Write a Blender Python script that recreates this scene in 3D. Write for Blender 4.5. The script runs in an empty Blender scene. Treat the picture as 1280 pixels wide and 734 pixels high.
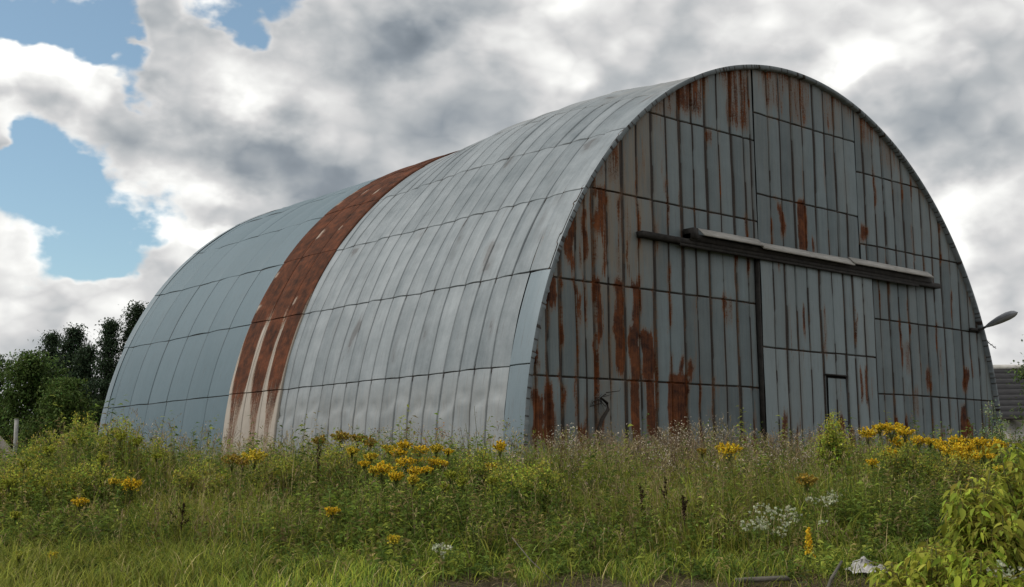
import bpy, math, random
import numpy as np
from mathutils import Vector, Matrix

SC = bpy.context.scene
COL = SC.collection
RNG = np.random.default_rng(11)
random.seed(5)
R = 9.0                      # half width of the hangar, metres
BZ = 1.04                    # arch height / half width
LEN = 19.06                  # hangar length
D2R = math.pi / 180

# ------------------------------------------------------------------ camera
CAM = np.array([-23.852, -16.733, -0.058])
YAW, PITCH, ROLL, FPX = 0.72026, 0.14435, -0.00845, 1517.8
cy, sy = math.cos(YAW), math.sin(YAW)
F_ = np.array([sy * math.cos(PITCH), cy * math.cos(PITCH), math.sin(PITCH)])
R0 = np.array([cy, -sy, 0.0])
U0 = np.cross(R0, F_)
R_ = math.cos(ROLL) * R0 + math.sin(ROLL) * U0
U_ = -math.sin(ROLL) * R0 + math.cos(ROLL) * U0
FH = np.array([sy, cy, 0.0])


def ray(px, py):
    return F_ + R_ * (px - 640) / FPX + U_ * (367 - py) / FPX


def at(px, py, depth):
    """photo pixel -> world point at a given depth (metres in front of the lens)"""
    return CAM + ray(px, py) * depth


def on_wall(px, py, y=0.0):
    d = ray(px, py)
    return CAM + d * ((y - CAM[1]) / d[1])


def ds(x, y):
    """horizontal depth and lateral offset as seen from where the photographer stood"""
    dx, dy = x - CAM[0], y - CAM[1]
    return dx * sy + dy * cy, dx * cy - dy * sy


def from_ds(d, s):
    return CAM[0] + d * sy + s * cy, CAM[1] + d * cy - s * sy


def sstep(a, b, x):
    t = np.clip((x - a) / (b - a), 0, 1)
    return t * t * (3 - 2 * t)


# ------------------------------------------------------------------ noise helpers
_TAB = np.random.default_rng(3).random((256, 256))


def vnoise(x, y):
    x = np.asarray(x, float); y = np.asarray(y, float)
    xi = np.floor(x).astype(int); yi = np.floor(y).astype(int)
    fx = x - xi; fy = y - yi
    fx = fx * fx * (3 - 2 * fx); fy = fy * fy * (3 - 2 * fy)
    a = _TAB[xi & 255, yi & 255]; b = _TAB[(xi + 1) & 255, yi & 255]
    c = _TAB[xi & 255, (yi + 1) & 255]; d = _TAB[(xi + 1) & 255, (yi + 1) & 255]
    return (a * (1 - fx) + b * fx) * (1 - fy) + (c * (1 - fx) + d * fx) * fy


def fbm(x, y, o=3):
    s = 0; a = 0.5; t = 0
    for i in range(o):
        s = s + a * vnoise(np.asarray(x) * 2 ** i + 17.3 * i, np.asarray(y) * 2 ** i + 9.1 * i); t += a; a *= 0.5
    return s / t


# ------------------------------------------------------------------ ground height
_DX = np.array([-20, 0, 3, 6, 8, 9, 10, 11, 12, 13, 14, 16, 18, 20, 23, 30, 60])
_DZ = np.array([-1.66, -1.60, -1.52, -1.25, -1.02, -.93, -.87, -.80, -.72, -.66, -.60, -.48, -.40, -.34, -.30, -.30, -.30])


def gz(x, y):
    d, s = ds(np.asarray(x, float), np.asarray(y, float))
    z = np.interp(d, _DX, _DZ)
    near = 1 - sstep(60, 120, np.hypot(x, y))
    z = z + (fbm(np.asarray(x) * .35, np.asarray(y) * .35, 3) - .5) * .16 * near
    return z


# ------------------------------------------------------------------ materials
def new_mat(name):
    m = bpy.data.materials.new(name); m.use_nodes = True
    nt = m.node_tree; nt.nodes.clear()
    out = nt.nodes.new('ShaderNodeOutputMaterial')
    return m, nt, out


class NB:
    """small node builder"""
    def __init__(s, nt): s.nt = nt

    def n(s, t, **kw):
        nd = s.nt.nodes.new(t)
        for k, v in kw.items(): setattr(nd, k, v)
        return nd

    def l(s, a, b): s.nt.links.new(a, b)

    def put(s, sock, v):
        if v is None: return
        if isinstance(v, bpy.types.NodeSocket): s.l(v, sock)
        else: sock.default_value = v

    def m(s, op, a, b=None, c=None, clamp=False):
        nd = s.n('ShaderNodeMath', operation=op); nd.use_clamp = clamp
        s.put(nd.inputs[0], a); s.put(nd.inputs[1], b); s.put(nd.inputs[2], c)
        return nd.outputs[0]

    def v(s, op, a, b=None):
        nd = s.n('ShaderNodeVectorMath', operation=op)
        s.put(nd.inputs[0], a)
        if op == 'SCALE': s.put(nd.inputs['Scale'], b)
        else: s.put(nd.inputs[1], b)
        return nd.outputs['Value'] if op in ('DOT_PRODUCT', 'LENGTH') else nd.outputs[0]

    def mix(s, f, a, b):
        nd = s.n('ShaderNodeMix', data_type='RGBA')
        s.put(nd.inputs[0], f); s.put(nd.inputs[6], a); s.put(nd.inputs[7], b)
        return nd.outputs[2]

    def noise(s, vec, scale, detail=4, rough=.55, out='Fac', dist=0.0):
        nd = s.n('ShaderNodeTexNoise')
        s.put(nd.inputs['Vector'], vec); nd.inputs['Scale'].default_value = scale
        nd.inputs['Detail'].default_value = detail; nd.inputs['Roughness'].default_value = rough
        nd.inputs['Distortion'].default_value = dist
        return nd.outputs[0] if out == 'Fac' else nd.outputs[1]

    def ss(s, a, b, x):
        nd = s.n('ShaderNodeMapRange', interpolation_type='SMOOTHSTEP')
        s.put(nd.inputs[0], x); s.put(nd.inputs[1], a); s.put(nd.inputs[2], b)
        return nd.outputs[0]

    def attr(s, name, out='Fac'):
        nd = s.n('ShaderNodeAttribute', attribute_name=name)
        return nd.outputs[out]

    def ramp(s, f, stops):
        nd = s.n('ShaderNodeValToRGB'); r = nd.color_ramp
        while len(r.elements) < len(stops): r.elements.new(0.5)
        for e, (p, c) in zip(r.elements, stops):
            e.position = p; e.color = (*c, 1)
        s.put(nd.inputs[0], f)
        return nd.outputs[0]

    def bsdf(s, col, rough, metal=0.0, normal=None, spec=0.5):
        nd = s.n('ShaderNodeBsdfPrincipled')
        s.put(nd.inputs['Base Color'], col); s.put(nd.inputs['Roughness'], rough); s.put(nd.inputs['Metallic'], metal)
        s.put(nd.inputs['Specular IOR Level'], spec)
        if normal is not None: s.l(normal, nd.inputs['Normal'])
        return nd.outputs[0]

    def bump(s, h, strength=.3, dist=.02):
        nd = s.n('ShaderNodeBump'); s.l(h, nd.inputs['Height'])
        nd.inputs['Strength'].default_value = strength; nd.inputs['Distance'].default_value = dist
        return nd.outputs[0]


def c4(r, g, b): return (r, g, b, 1)


def mat_sheet(name, base, base2, metal, rough, streak_axis, patina=.5, soft=.085, stain=.62, rustc=((.032, .013, .009), (.170, .055, .019))):
    """weathered metal sheet: per-sheet tone, run-off streaks, rust where the 'rust' attribute and noise agree"""
    m, nt, out = new_mat(name); b = NB(nt)
    uv = b.attr('uvw', 'Vector')
    tone = b.attr('tone'); rust = b.attr('rust'); seam = b.attr('seam'); warm = b.attr('warm')
    mp = b.n('ShaderNodeMapping'); b.l(uv, mp.inputs[0]); mp.inputs['Scale'].default_value = (11, .55, 1)
    st = b.noise(mp.outputs[0], 1.0, 5, .6)
    mp2 = b.n('ShaderNodeMapping'); b.l(uv, mp2.inputs[0]); mp2.inputs['Scale'].default_value = (34, 1.4, 1)
    st2 = b.noise(mp2.outputs[0], 1.0, 4, .6)
    blot = b.noise(uv, 1.7, 6, .62)
    fine = b.noise(uv, 22, 5, .65)
    f = b.m('ADD', b.m('MULTIPLY', tone, .55), b.m('ADD', b.m('MULTIPLY', st, .5), b.m('MULTIPLY', b.m('SUBTRACT', st2, .5), .35)))
    f = b.m('ADD', f, b.m('MULTIPLY', b.m('SUBTRACT', blot, .5), patina))
    f = b.m('ADD', f, b.m('MULTIPLY', b.m('SUBTRACT', fine, .5), .25), clamp=True)
    col = b.mix(f, c4(*base), c4(*base2))
    wf = b.m('MULTIPLY', warm, b.ss(.30, .62, b.m('ADD', b.m('MULTIPLY', st2, .5), b.m('MULTIPLY', st, .5))))
    col = b.mix(wf, col, c4(.21, .165, .115))
    # narrow dark run-off lines
    dl = b.m('MULTIPLY', b.ss(.56, .72, st2), .5)
    col = b.mix(dl, col, c4(.075, .072, .068))
    # grime and rust along laps; lip shadow is put into this colour too
    sg = b.m('MULTIPLY', b.m('MAXIMUM', b.m('MULTIPLY', seam, .45), b.ss(.42, .66, seam)), b.m('ADD', .66, b.m('MULTIPLY', fine, .7)), clamp=True)
    col = b.mix(sg, col, c4(.028, .019, .014))
    # rust
    grit = b.noise(uv, 70, 4, .6)
    rn = b.m('ADD', b.m('MULTIPLY', st, .42), b.m('ADD', b.m('MULTIPLY', st2, .42), b.m('ADD', b.m('MULTIPLY', fine, .28), b.m('MULTIPLY', grit, .13))))
    rm = b.ss(.57 - soft, .57 + soft, b.m('ADD', rust, b.m('MULTIPLY', b.m('SUBTRACT', rn, .62), 1.9)))
    blot2 = b.noise(uv, 4.3, 5, .6)
    rc = b.ramp(b.m('ADD', b.m('SUBTRACT', b.m('ADD', b.m('MULTIPLY', blot, .9), b.m('ADD', b.m('MULTIPLY', st2, .8), b.m('MULTIPLY', blot2, .9))), .95), b.m('MULTIPLY', fine, .4)),
                [(.30, rustc[0]), (.56, tuple(.5 * (p + q) for p, q in zip(*rustc))), (.80, rustc[1]), (.95, tuple(1.5 * v for v in rustc[1]))])
    col = b.mix(b.m('MULTIPLY', rm, .94), col, rc)
    halo = b.m('MULTIPLY', b.ss(.28, .6, b.m('ADD', rust, b.m('MULTIPLY', b.m('SUBTRACT', rn, .62), 1.7))), b.m('SUBTRACT', 1, rm))
    col = b.mix(b.m('MULTIPLY', halo, stain), col, b.mix(st2, c4(.11, .065, .038), c4(.24, .13, .06)))
    clean = b.m('SUBTRACT', 1, b.m('MAXIMUM', rm, sg), clamp=True)
    h = b.m('ADD', b.m('MULTIPLY', fine, b.m('ADD', .5, b.m('MULTIPLY', rm, 1.5))), blot)
    sh = b.bsdf(col, b.m('ADD', rough, b.m('MULTIPLY', rm, .3)), b.m('MULTIPLY', clean, metal), b.bump(h, .25, .012), b.m('SUBTRACT', .4, b.m('MULTIPLY', rm, .34)))
    b.l(sh, out.inputs[0])
    return m


def mat_plain(name, c1, c2, scale=6, rough=.8, metal=0, bump=.3, stretch=(1, 1, 1), spec=.3):
    m, nt, out = new_mat(name); b = NB(nt)
    tc = b.n('ShaderNodeTexCoord')
    mp = b.n('ShaderNodeMapping'); b.l(tc.outputs['Object'], mp.inputs[0]); mp.inputs['Scale'].default_value = stretch
    nz = b.noise(mp.outputs[0], scale, 6, .62)
    col = b.ramp(nz, [(.3, c1), (.7, c2)])
    b.l(b.bsdf(col, rough, metal, b.bump(nz, bump, .02), spec), out.inputs[0])
    return m


def mat_leaf(name, trans=.35, rough=.55, gain=1.0):
    """plant tissue: colour of the species comes with the mesh, light passes through the blade"""
    m, nt, out = new_mat(name); b = NB(nt)
    col = b.attr('Col', 'Color')
    geo = b.n('ShaderNodeNewGeometry')
    v = b.n('ShaderNodeHueSaturation'); b.l(col, v.inputs['Color'])
    b.l(b.m('MULTIPLY', gain, b.m('ADD', .68, b.m('MULTIPLY', geo.outputs['Random Per Island'], .64))), v.inputs['Value'])
    c = v.outputs[0]
    p = b.bsdf(c, rough, 0, None, .08)
    t = b.n('ShaderNodeBsdfTranslucent'); b.l(c, t.inputs[0])
    mx = b.n('ShaderNodeMixShader'); mx.inputs[0].default_value = trans
    b.l(p, mx.inputs[1]); b.l(t.outputs[0], mx.inputs[2]); b.l(mx.outputs[0], out.inputs[0])
    return m


M = {}
M['facade'] = mat_sheet('grey_blue_painted_sheet', (.064, .088, .096), (.198, .248, .264), .05, .6, 0, .55)
M['door'] = mat_sheet('grey_painted_door_sheet', (.135, .172, .184), (.245, .294, .308), .05, .6, 0, .4)
M['galv'] = mat_sheet('galvanised_sheet', (.095, .120, .133), (.285, .316, .334), .10, .6, 1, 1.0)
M['blue'] = mat_sheet('blue_grey_sheet', (.066, .107, .128), (.112, .164, .192), .05, .55, 1, .35)
M['trim'] = mat_sheet('pale_blue_trim', (.100, .140, .162), (.172, .218, .244), .08, .5, 1, .4)
M['rusty'] = mat_sheet('rusted_sheet', (.24, .21, .175), (.40, .36, .31), .03, .7, 1, .9, .17, .75, ((.020, .008, .006), (.125, .038, .016)))
M['timber'] = mat_plain('weathered_timber', (.27, .26, .235), (.52, .50, .465), 5, .85, 0, .5, (.6, 6, 8))
M['dark'] = mat_plain('dark_steel', (.016, .015, .014), (.045, .040, .036), 6, .8, 0, .3)
M['gapdark'] = mat_plain('dark_interior', (.012, .012, .011), (.03, .028, .026), 4, .9)
M['leaf'] = mat_leaf('leaf_tissue', .48, .7, 1.95)
M['crownleaf'] = mat_leaf('crown_leaf', .32, .6, 1.55)
M['grass'] = mat_leaf('grass_tissue', .42, .55, 1.85)
M['flower'] = mat_leaf('flower_tissue', .35, .7, 1.12)
M['bark'] = mat_plain('bark', (.035, .028, .022), (.10, .085, .07), 14, .9, 0, .6, (1, 1, .3))
M['twig'] = mat_plain('dead_wood', (.015, .012, .010), (.045, .036, .028), 14, .9, 0, .5)


# ------------------------------------------------------------------ object helpers
def mesh_np(name, verts, faces, mat=None, parent=None, attrs=None, smooth=False, col=None):
    """verts (n,3); faces: list of int arrays (k, m)"""
    me = bpy.data.meshes.new(name)
    verts = np.asarray(verts, np.float32)
    me.vertices.add(len(verts)); me.vertices.foreach_set('co', verts.ravel())
    fl = [np.asarray(f, np.int32) for f in (faces if isinstance(faces, list) else [faces]) if len(f)]
    loops = np.concatenate([f.ravel() for f in fl])
    tot = np.concatenate([np.full(len(f), f.shape[1], np.int32) for f in fl])
    start = np.concatenate([[0], np.cumsum(tot)[:-1]]).astype(np.int32)
    me.loops.add(len(loops)); me.loops.foreach_set('vertex_index', loops)
    me.polygons.add(len(tot)); me.polygons.foreach_set('loop_start', start)
    if smooth: me.polygons.foreach_set('use_smooth', np.ones(len(tot), bool))
    if attrs:
        for k, v in attrs.items():
            v = np.asarray(v, np.float32)
            if v.ndim == 2:
                a = me.attributes.new(k, 'FLOAT_VECTOR', 'POINT'); a.data.foreach_set('vector', v.ravel())
            else:
                a = me.attributes.new(k, 'FLOAT', 'POINT'); a.data.foreach_set('value', v)
    if col is not None:
        c = np.ones((len(verts), 4), np.float32); c[:, :3] = col
        a = me.attributes.new('Col', 'FLOAT_COLOR', 'POINT'); a.data.foreach_set('color', c.ravel())
    me.update(calc_edges=True); me.validate()
    o = bpy.data.objects.new(name, me)
    if mat: me.materials.append(mat)
    COL.objects.link(o)
    if parent: o.parent = parent
    return o


def tag(o, label=None, cat=None, group=None, kind=None):
    if label: o['label'] = label
    if cat: o['category'] = cat
    if group: o['group'] = group
    if kind: o['kind'] = kind
    return o


def empty(name, loc, label, cat, group=None, rz=0.0):
    o = bpy.data.objects.new(name, None); COL.objects.link(o)
    o.location = tuple(float(v) for v in loc); o.rotation_euler = (0, 0, rz); o.empty_display_size = .2
    return tag(o, label, cat, group)


def copy_thing(root, loc, rz=0.0, sc=1.0, label=None, group=None):
    c = root.copy(); COL.objects.link(c); c.location = tuple(float(v) for v in loc)
    c.rotation_euler = (0, 0, rz); c.scale = (sc, sc, sc)
    if label: c['label'] = label
    if group: c['group'] = group
    for ch in list(root.children):
        k = ch.copy(); COL.objects.link(k); k.parent = c
        for g in list(ch.children):
            q = g.copy(); COL.objects.link(q); q.parent = k
    return c


class Acc:
    """accumulates pieces (verts, tris/quads, colour) into one mesh"""
    def __init__(s): s.v = []; s.q = []; s.t = []; s.c = []; s.n = 0

    def add(s, v, q=None, t=None, c=(1, 1, 1)):
        v = np.asarray(v, float).reshape(-1, 3)
        if q is not None and len(q): s.q.append(np.asarray(q) + s.n)
        if t is not None and len(t): s.t.append(np.asarray(t) + s.n)
        s.v.append(v); s.c.append(np.broadcast_to(np.asarray(c, float), (len(v), 3))); s.n += len(v)

    def box(s, lo, hi, c=(1, 1, 1), jit=0.0, rot=None, ctr=None):
        x0, y0, z0 = lo; x1, y1, z1 = hi
        v = np.array([(x0, y0, z0), (x1, y0, z0), (x1, y1, z0), (x0, y1, z0), (x0, y0, z1), (x1, y0, z1), (x1, y1, z1), (x0, y1, z1)], float)
        if jit: v += RNG.uniform(-jit, jit, v.shape)
        if rot is not None:
            cc = v.mean(0) if ctr is None else np.asarray(ctr)
            v = (v - cc) @ np.array(rot).T + cc
        s.add(v, [(0, 3, 2, 1), (4, 5, 6, 7), (0, 1, 5, 4), (1, 2, 6, 5), (2, 3, 7, 6), (3, 0, 4, 7)], None, c)

    def tube(s, pts, rad, sides=6, c=(1, 1, 1), cap=True):
        pts = np.asarray(pts, float); n = len(pts); rad = np.broadcast_to(np.asarray(rad, float), (n,))
        tg = np.gradient(pts, axis=0); tg /= np.linalg.norm(tg, axis=1, keepdims=True) + 1e-9
        up = np.array([0, 0, 1.]) if abs(tg[:, 2]).mean() < .9 else np.array([1., 0, 0])
        a = np.cross(tg, up); a /= np.linalg.norm(a, axis=1, keepdims=True) + 1e-9
        b2 = np.cross(tg, a)
        th = np.arange(sides) * 2 * math.pi / sides
        v = pts[:, None] + rad[:, None, None] * (np.cos(th)[None, :, None] * a[:, None] + np.sin(th)[None, :, None] * b2[:, None])
        q = []
        for i in range(n - 1):
            for j in range(sides):
                k = (j + 1) % sides
                q.append((i * sides + j, i * sides + k, (i + 1) * sides + k, (i + 1) * sides + j))
        vv = v.reshape(-1, 3); t = []
        if cap:
            vv = np.vstack([vv, pts[:1], pts[-1:]])
            for j in range(sides):
                k = (j + 1) % sides
                t.append((n * sides, k, j)); t.append((n * sides + 1, (n - 1) * sides + j, (n - 1) * sides + k))
        s.add(vv, q, t, c)

    def build(s, name, mat, parent=None, smooth=False):
        v = np.concatenate(s.v); f = []
        if s.q: f.append(np.concatenate(s.q))
        if s.t: f.append(np.concatenate(s.t))
        return mesh_np(name, v, f, mat, parent, None, smooth, np.concatenate(s.c))


# ---- plant pieces, all vectorised
def nrm(v): return v / (np.linalg.norm(v, axis=-1, keepdims=True) + 1e-9)


def blades(acc, base, height, width, lean, az, col, curl=1.0, tipc=1.25):
    """grass blades: base (n,3); lean = horizontal reach / height"""
    n = len(base)
    dirv = np.stack([np.cos(az), np.sin(az), np.zeros(n)], 1)
    sd = np.stack([-np.sin(az + RNG.normal(0, .6, n)), np.cos(az), np.zeros(n)], 1); sd = nrm(sd)
    ts = np.array([0, .38, .72, 1.0])
    P = []
    for t in ts:
        p = base + dirv * (height * lean * t ** (1 + curl))[:, None]
        p = p + np.array([0, 0, 1.])[None] * (height * (t - .28 * np.clip(lean, 0, 1.6) * t ** 3))[:, None]
        P.append(p)
    V = []
    for i, (p, w) in enumerate(zip(P, (1.0, .85, .5, 0))):
        if i < 3:
            V += [p - sd * (width * w * .5)[:, None], p + sd * (width * w * .5)[:, None]]
        else: V += [p]
    V = np.stack(V, 1)                       # n,7,3
    k = np.arange(n)[:, None] * 7
    q = np.concatenate([k + np.array([0, 1, 3, 2]), k + np.array([2, 3, 5, 4])])
    t = k + np.array([4, 5, 6])
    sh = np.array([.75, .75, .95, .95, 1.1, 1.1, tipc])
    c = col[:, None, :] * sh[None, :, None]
    acc.add(V.reshape(-1, 3), q, t, c.reshape(-1, 3))


def leaves(acc, pos, dirv, length, width, col, droop=.25, fold=.15):
    n = len(pos); dirv = nrm(dirv)
    up = np.array([0, 0, 1.])[None]
    sd = np.cross(dirv, up); sd = np.where(np.linalg.norm(sd, axis=1, keepdims=True) < .1, np.array([[1., 0, 0]]), sd); sd = nrm(sd)
    roll = RNG.normal(0, .5, n)[:, None]
    nn = nrm(np.cross(sd, dirv)); sd = sd * np.cos(roll) + nn * np.sin(roll); nn = nrm(np.cross(sd, dirv))
    L = length[:, None]; W = width[:, None] * .5
    mid = pos + dirv * L * .45
    tip = pos + dirv * L - up * L * droop
    V = np.stack([pos, mid + sd * W + nn * W * fold * 2, mid, mid - sd * W + nn * W * fold * 2, tip], 1)
    k = np.arange(n)[:, None] * 5
    t = np.concatenate([k + np.array(a) for a in ((0, 2, 1), (0, 3, 2), (1, 2, 4), (2, 3, 4))])
    c = np.repeat(col[:, None, :], 5, 1) * np.array([.85, 1.05, .9, 1.05, 1.1])[None, :, None]
    acc.add(V.reshape(-1, 3), None, t, c.reshape(-1, 3))


def flecks(acc, pos, size, col):
    """tiny random petals (one quad each)"""
    n = len(pos)
    a = nrm(RNG.normal(size=(n, 3))); b_ = nrm(np.cross(a, RNG.normal(size=(n, 3))))
    s = size[:, None]
    V = np.stack([pos - a * s, pos + b_ * s * .8, pos + a * s, pos - b_ * s * .8], 1)
    q = np.arange(n)[:, None] * 4 + np.arange(4)
    acc.add(V.reshape(-1, 3), q, None, np.repeat(col, 4, 0))


def jcol(c, n, j=.18, hue=.12):
    c = np.asarray(c, float)
    k = RNG.normal(1, j, (n, 1)).clip(.45, 1.7)
    return (c[None] * k * RNG.normal(1, hue, (n, 3)).clip(.6, 1.5)).clip(.004, .9)

# ================================================================== HANGAR
#SECTION hangar
hangar = empty('hangar', (0, 0, 0), 'big arched hangar of weathered grey sheet metal with rust streaks', 'hangar')


def arch_top(x):
    return R * BZ * np.sqrt(np.clip(1 - (np.asarray(x) / R) ** 2, 0, 1))


def seam_coords(lo, hi, seams, step, edge=.012, lip=0):
    """grid lines between lo and hi with a groove (half width w) at every seam; returns coords, groove flag, sheet index"""
    pts = []; flag = []; idx = []
    cuts = [(lo, None)] + [(s, w) for s, w in seams if lo + .03 < s < hi - .03] + [(hi, None)]
    for i in range(len(cuts) - 1):
        a, wa = cuts[i]; b2, wb = cuts[i + 1]
        a2 = a + (wa or 0); b3 = b2 - (wb or 0)
        e0 = a2 + edge; e1 = b3 - edge
        if e1 <= e0: e0 = e1 = (a2 + b3) / 2
        if wa is None: pts.append(a); flag.append(0); idx.append(i)
        else:
            pts.append(a2 - wa * .35); flag.append(1); idx.append(i)
            pts.append(a2); flag.append(lip); idx.append(i)
        k = max(2, int(round((e1 - e0) / step)))
        for t in np.linspace(e0, e1, k + 1): pts.append(t); flag.append(0); idx.append(i)
        if wb is None: pts.append(b2); flag.append(0); idx.append(i)
        else:
            pts.append(b3); flag.append(lip); idx.append(i)
            pts.append(b3 + wb * .35); flag.append(1); idx.append(i)
    return np.array(pts), np.array(flag, float), np.array(idx)


def grid_faces(nu, nv, keep=None):
    i, j = np.meshgrid(np.arange(nu - 1), np.arange(nv - 1), indexing='ij')
    a = (i * nv + j).ravel()
    f = np.stack([a, a + nv, a + nv + 1, a + 1], 1)
    return f if keep is None else f[keep.ravel()]


# rust patches on the front, metres: x0, x1, z0, z1, strength
RUST = [(-8.72, -8.47, .40, 1.22, 1.0), (-8.44, -8.20, .3, 1.40, .9), (-8.33, -8.10, 2.95, 3.56, .95), (-8.69, -8.52, 1.75, 2.1, .85),
        (-7.50, -7.42, 2.0, 3.0, .6), (-7.28, -7.20, .5, 1.2, .7), (-6.98, -6.80, 2.3, 3.58, .85), (-6.86, -6.74, 1.9, 3.0, .5),
        (-6.45, -6.16, 1.78, 3.58, .92), (-5.93, -5.72, 2.5, 3.58, .85), (-6.03, -5.73, 1.68, 2.60, 1.1), (-5.70, -5.33, 1.68, 2.52, 1.1),
        (-6.02, -5.80, .3, 1.66, 1.0), (-5.58, -5.33, .5, 1.66, .95), (-4.93, -4.30, .2, 1.68, 1.15), (-4.56, -4.43, 1.72, 2.15, .9),
        (-4.22, -4.06, 1.72, 2.05, .9), (-2.98, -2.72, 2.9, 3.52, .55), (-3.7, -3.6, .6, 1.2, .5), (-2.4, -2.3, 2.6, 3.2, .3),
        (-6.95, -6.62, 4.5, 5.45, .72), (-7.76, -7.52, 3.7, 4.8, .8), (-8.2, -8.1, 3.8, 4.2, .5), (-3.36, -3.16, 6.95, 7.25, .7),
        (-.10, .24, 5.0, 6.10, 1.05), (-.90, -.68, 5.2, 5.90, .8), (.40, .52, 4.95, 5.25, .9), (2.45, 2.80, 5.48, 5.86, .8),
        (-4.35, -3.55, 7.5, 8.4, .62), (-5.2, -4.4, 7.3, 7.9, .5), (-2.75, -1.9, 7.5, 8.95, .58), (-1.25, -.5, 8.2, 9.2, .5),
        (-.3, .5, 8.0, 9.3, .5), (1.1, 1.7, 8.1, 9.2, .42), (2.6, 3.5, 8.0, 8.9, .45), (3.6, 4.6, 7.5, 8.4, .42), (-6.9, -6.2, 5.6, 6.6, .55),
        (1.9, 2.02, 1.4, 2.2, .8), (2.2, 2.32, 1.3, 2.25, .8), (2.42, 2.5, 1.5, 2.1, .7), (5.20, 5.52, 1.8, 2.4, .72), (7.08, 7.40, 1.9, 2.42, .85),
        (6.84, 7.15, .5, 1.42, .9), (7.2, 7.5, .4, 1.0, .8), (4.2, 4.5, 2.2, 3.1, .5), (4.55, 4.85, 1.1, 1.9, .5), (6.0, 6.12, 1.9, 3.0, .5),
        (3.6, 3.75, .2, .8, .6), (5.7, 6.0, .3, .8, .6)]


RUST += [(-7.45, -7.30, 3.7, 5.4, .55), (-7.05, -6.9, 3.7, 5.45, .62), (-6.75, -6.6, 3.65, 5.4, .66), (-6.35, -6.2, 3.65, 5.3, .6), (-6.05, -5.95, 3.65, 5.0, .55), (-5.75, -5.65, 3.9, 5.4, .5), (-8.0, -7.9, 3.65, 4.9, .6), (-5.6, -5.5, 5.6, 7.2, .5), (-6.1, -6.0, 5.6, 6.8, .55), (-4.95, -4.85, 5.6, 7.3, .45)]
# thin drips under the laps and the eaves
_rs = np.random.default_rng(77)
for _k in range(150):
    _x = _rs.uniform(-8.9, 8.8); _left = _x < -4
    if not _left and _rs.random() < .45: continue
    _z = float(_rs.choice([1.70, 3.60, 5.50, 7.40])) if _rs.random() < .6 else _rs.uniform(.6, 8.5)
    _w = _rs.uniform(.02, .07); _l = _rs.uniform(.25, 1.3)
    RUST.append((_x, _x + _w, _z - _l, _z, _rs.uniform(.34, .62)))


_sx = [-8.62, -8.28, -7.94, -7.51, -7.27, -7.02, -6.62, -6.16, -5.71, -5.24, -4.78, -4.32, -3.90, -3.45, -3.01, -2.54, -2.10, -1.16, -.73, -.24, .17, .64, 1.10, 1.52,
       1.93, 3.20, 3.64, 4.09, 4.54, 4.99, 5.42, 5.87, 6.30, 6.75, 7.20, 7.63, 8.05, 8.42]
for _x in _sx:
    for _k in range(5 if _x < -4 else (2 if _x < -1.9 or _x > 2.8 else 1)):
        _z = float(_rs.choice([1.70, 3.60, 3.60, 5.50, 7.40])) if _rs.random() < .65 else _rs.uniform(.9, 8.0)
        _l = _rs.uniform(.4, 1.7); _w = _rs.uniform(.03, .075)
        RUST.append((_x - _w, _x + _w * _rs.uniform(.3, 1.2), _z - _l, _z, _rs.uniform(.45, .85)))
    if _rs.random() < .7: RUST.append((_x - .12 * _rs.random(), _x + .16 * _rs.random() + .04, -.6, _rs.uniform(.35, 1.1), _rs.uniform(.5, .9)))


def rust_at(x, z, amount):
    r = np.zeros_like(x)
    for x0, x1, z0, z1, k in RUST:
        wob = (vnoise(z * 2.2 + x0 * 7, x0 * 3 + z * 0) - .5) * .14 + (vnoise(z * 9 + x0 * 3, x0 + z * 0) - .5) * .05
        fx = sstep(x0 - .10, x0 + .07, x + wob) * (1 - sstep(x1 - .07, x1 + .10, x + wob))
        fz = sstep(z0 - .35, z0 + .35, z) * (1 - sstep(z1 - .05, z1 + .25 + .4 * vnoise(x * 9, z1), z))
        r = np.maximum(r, fx * fz * k * amount)
    return r


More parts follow.
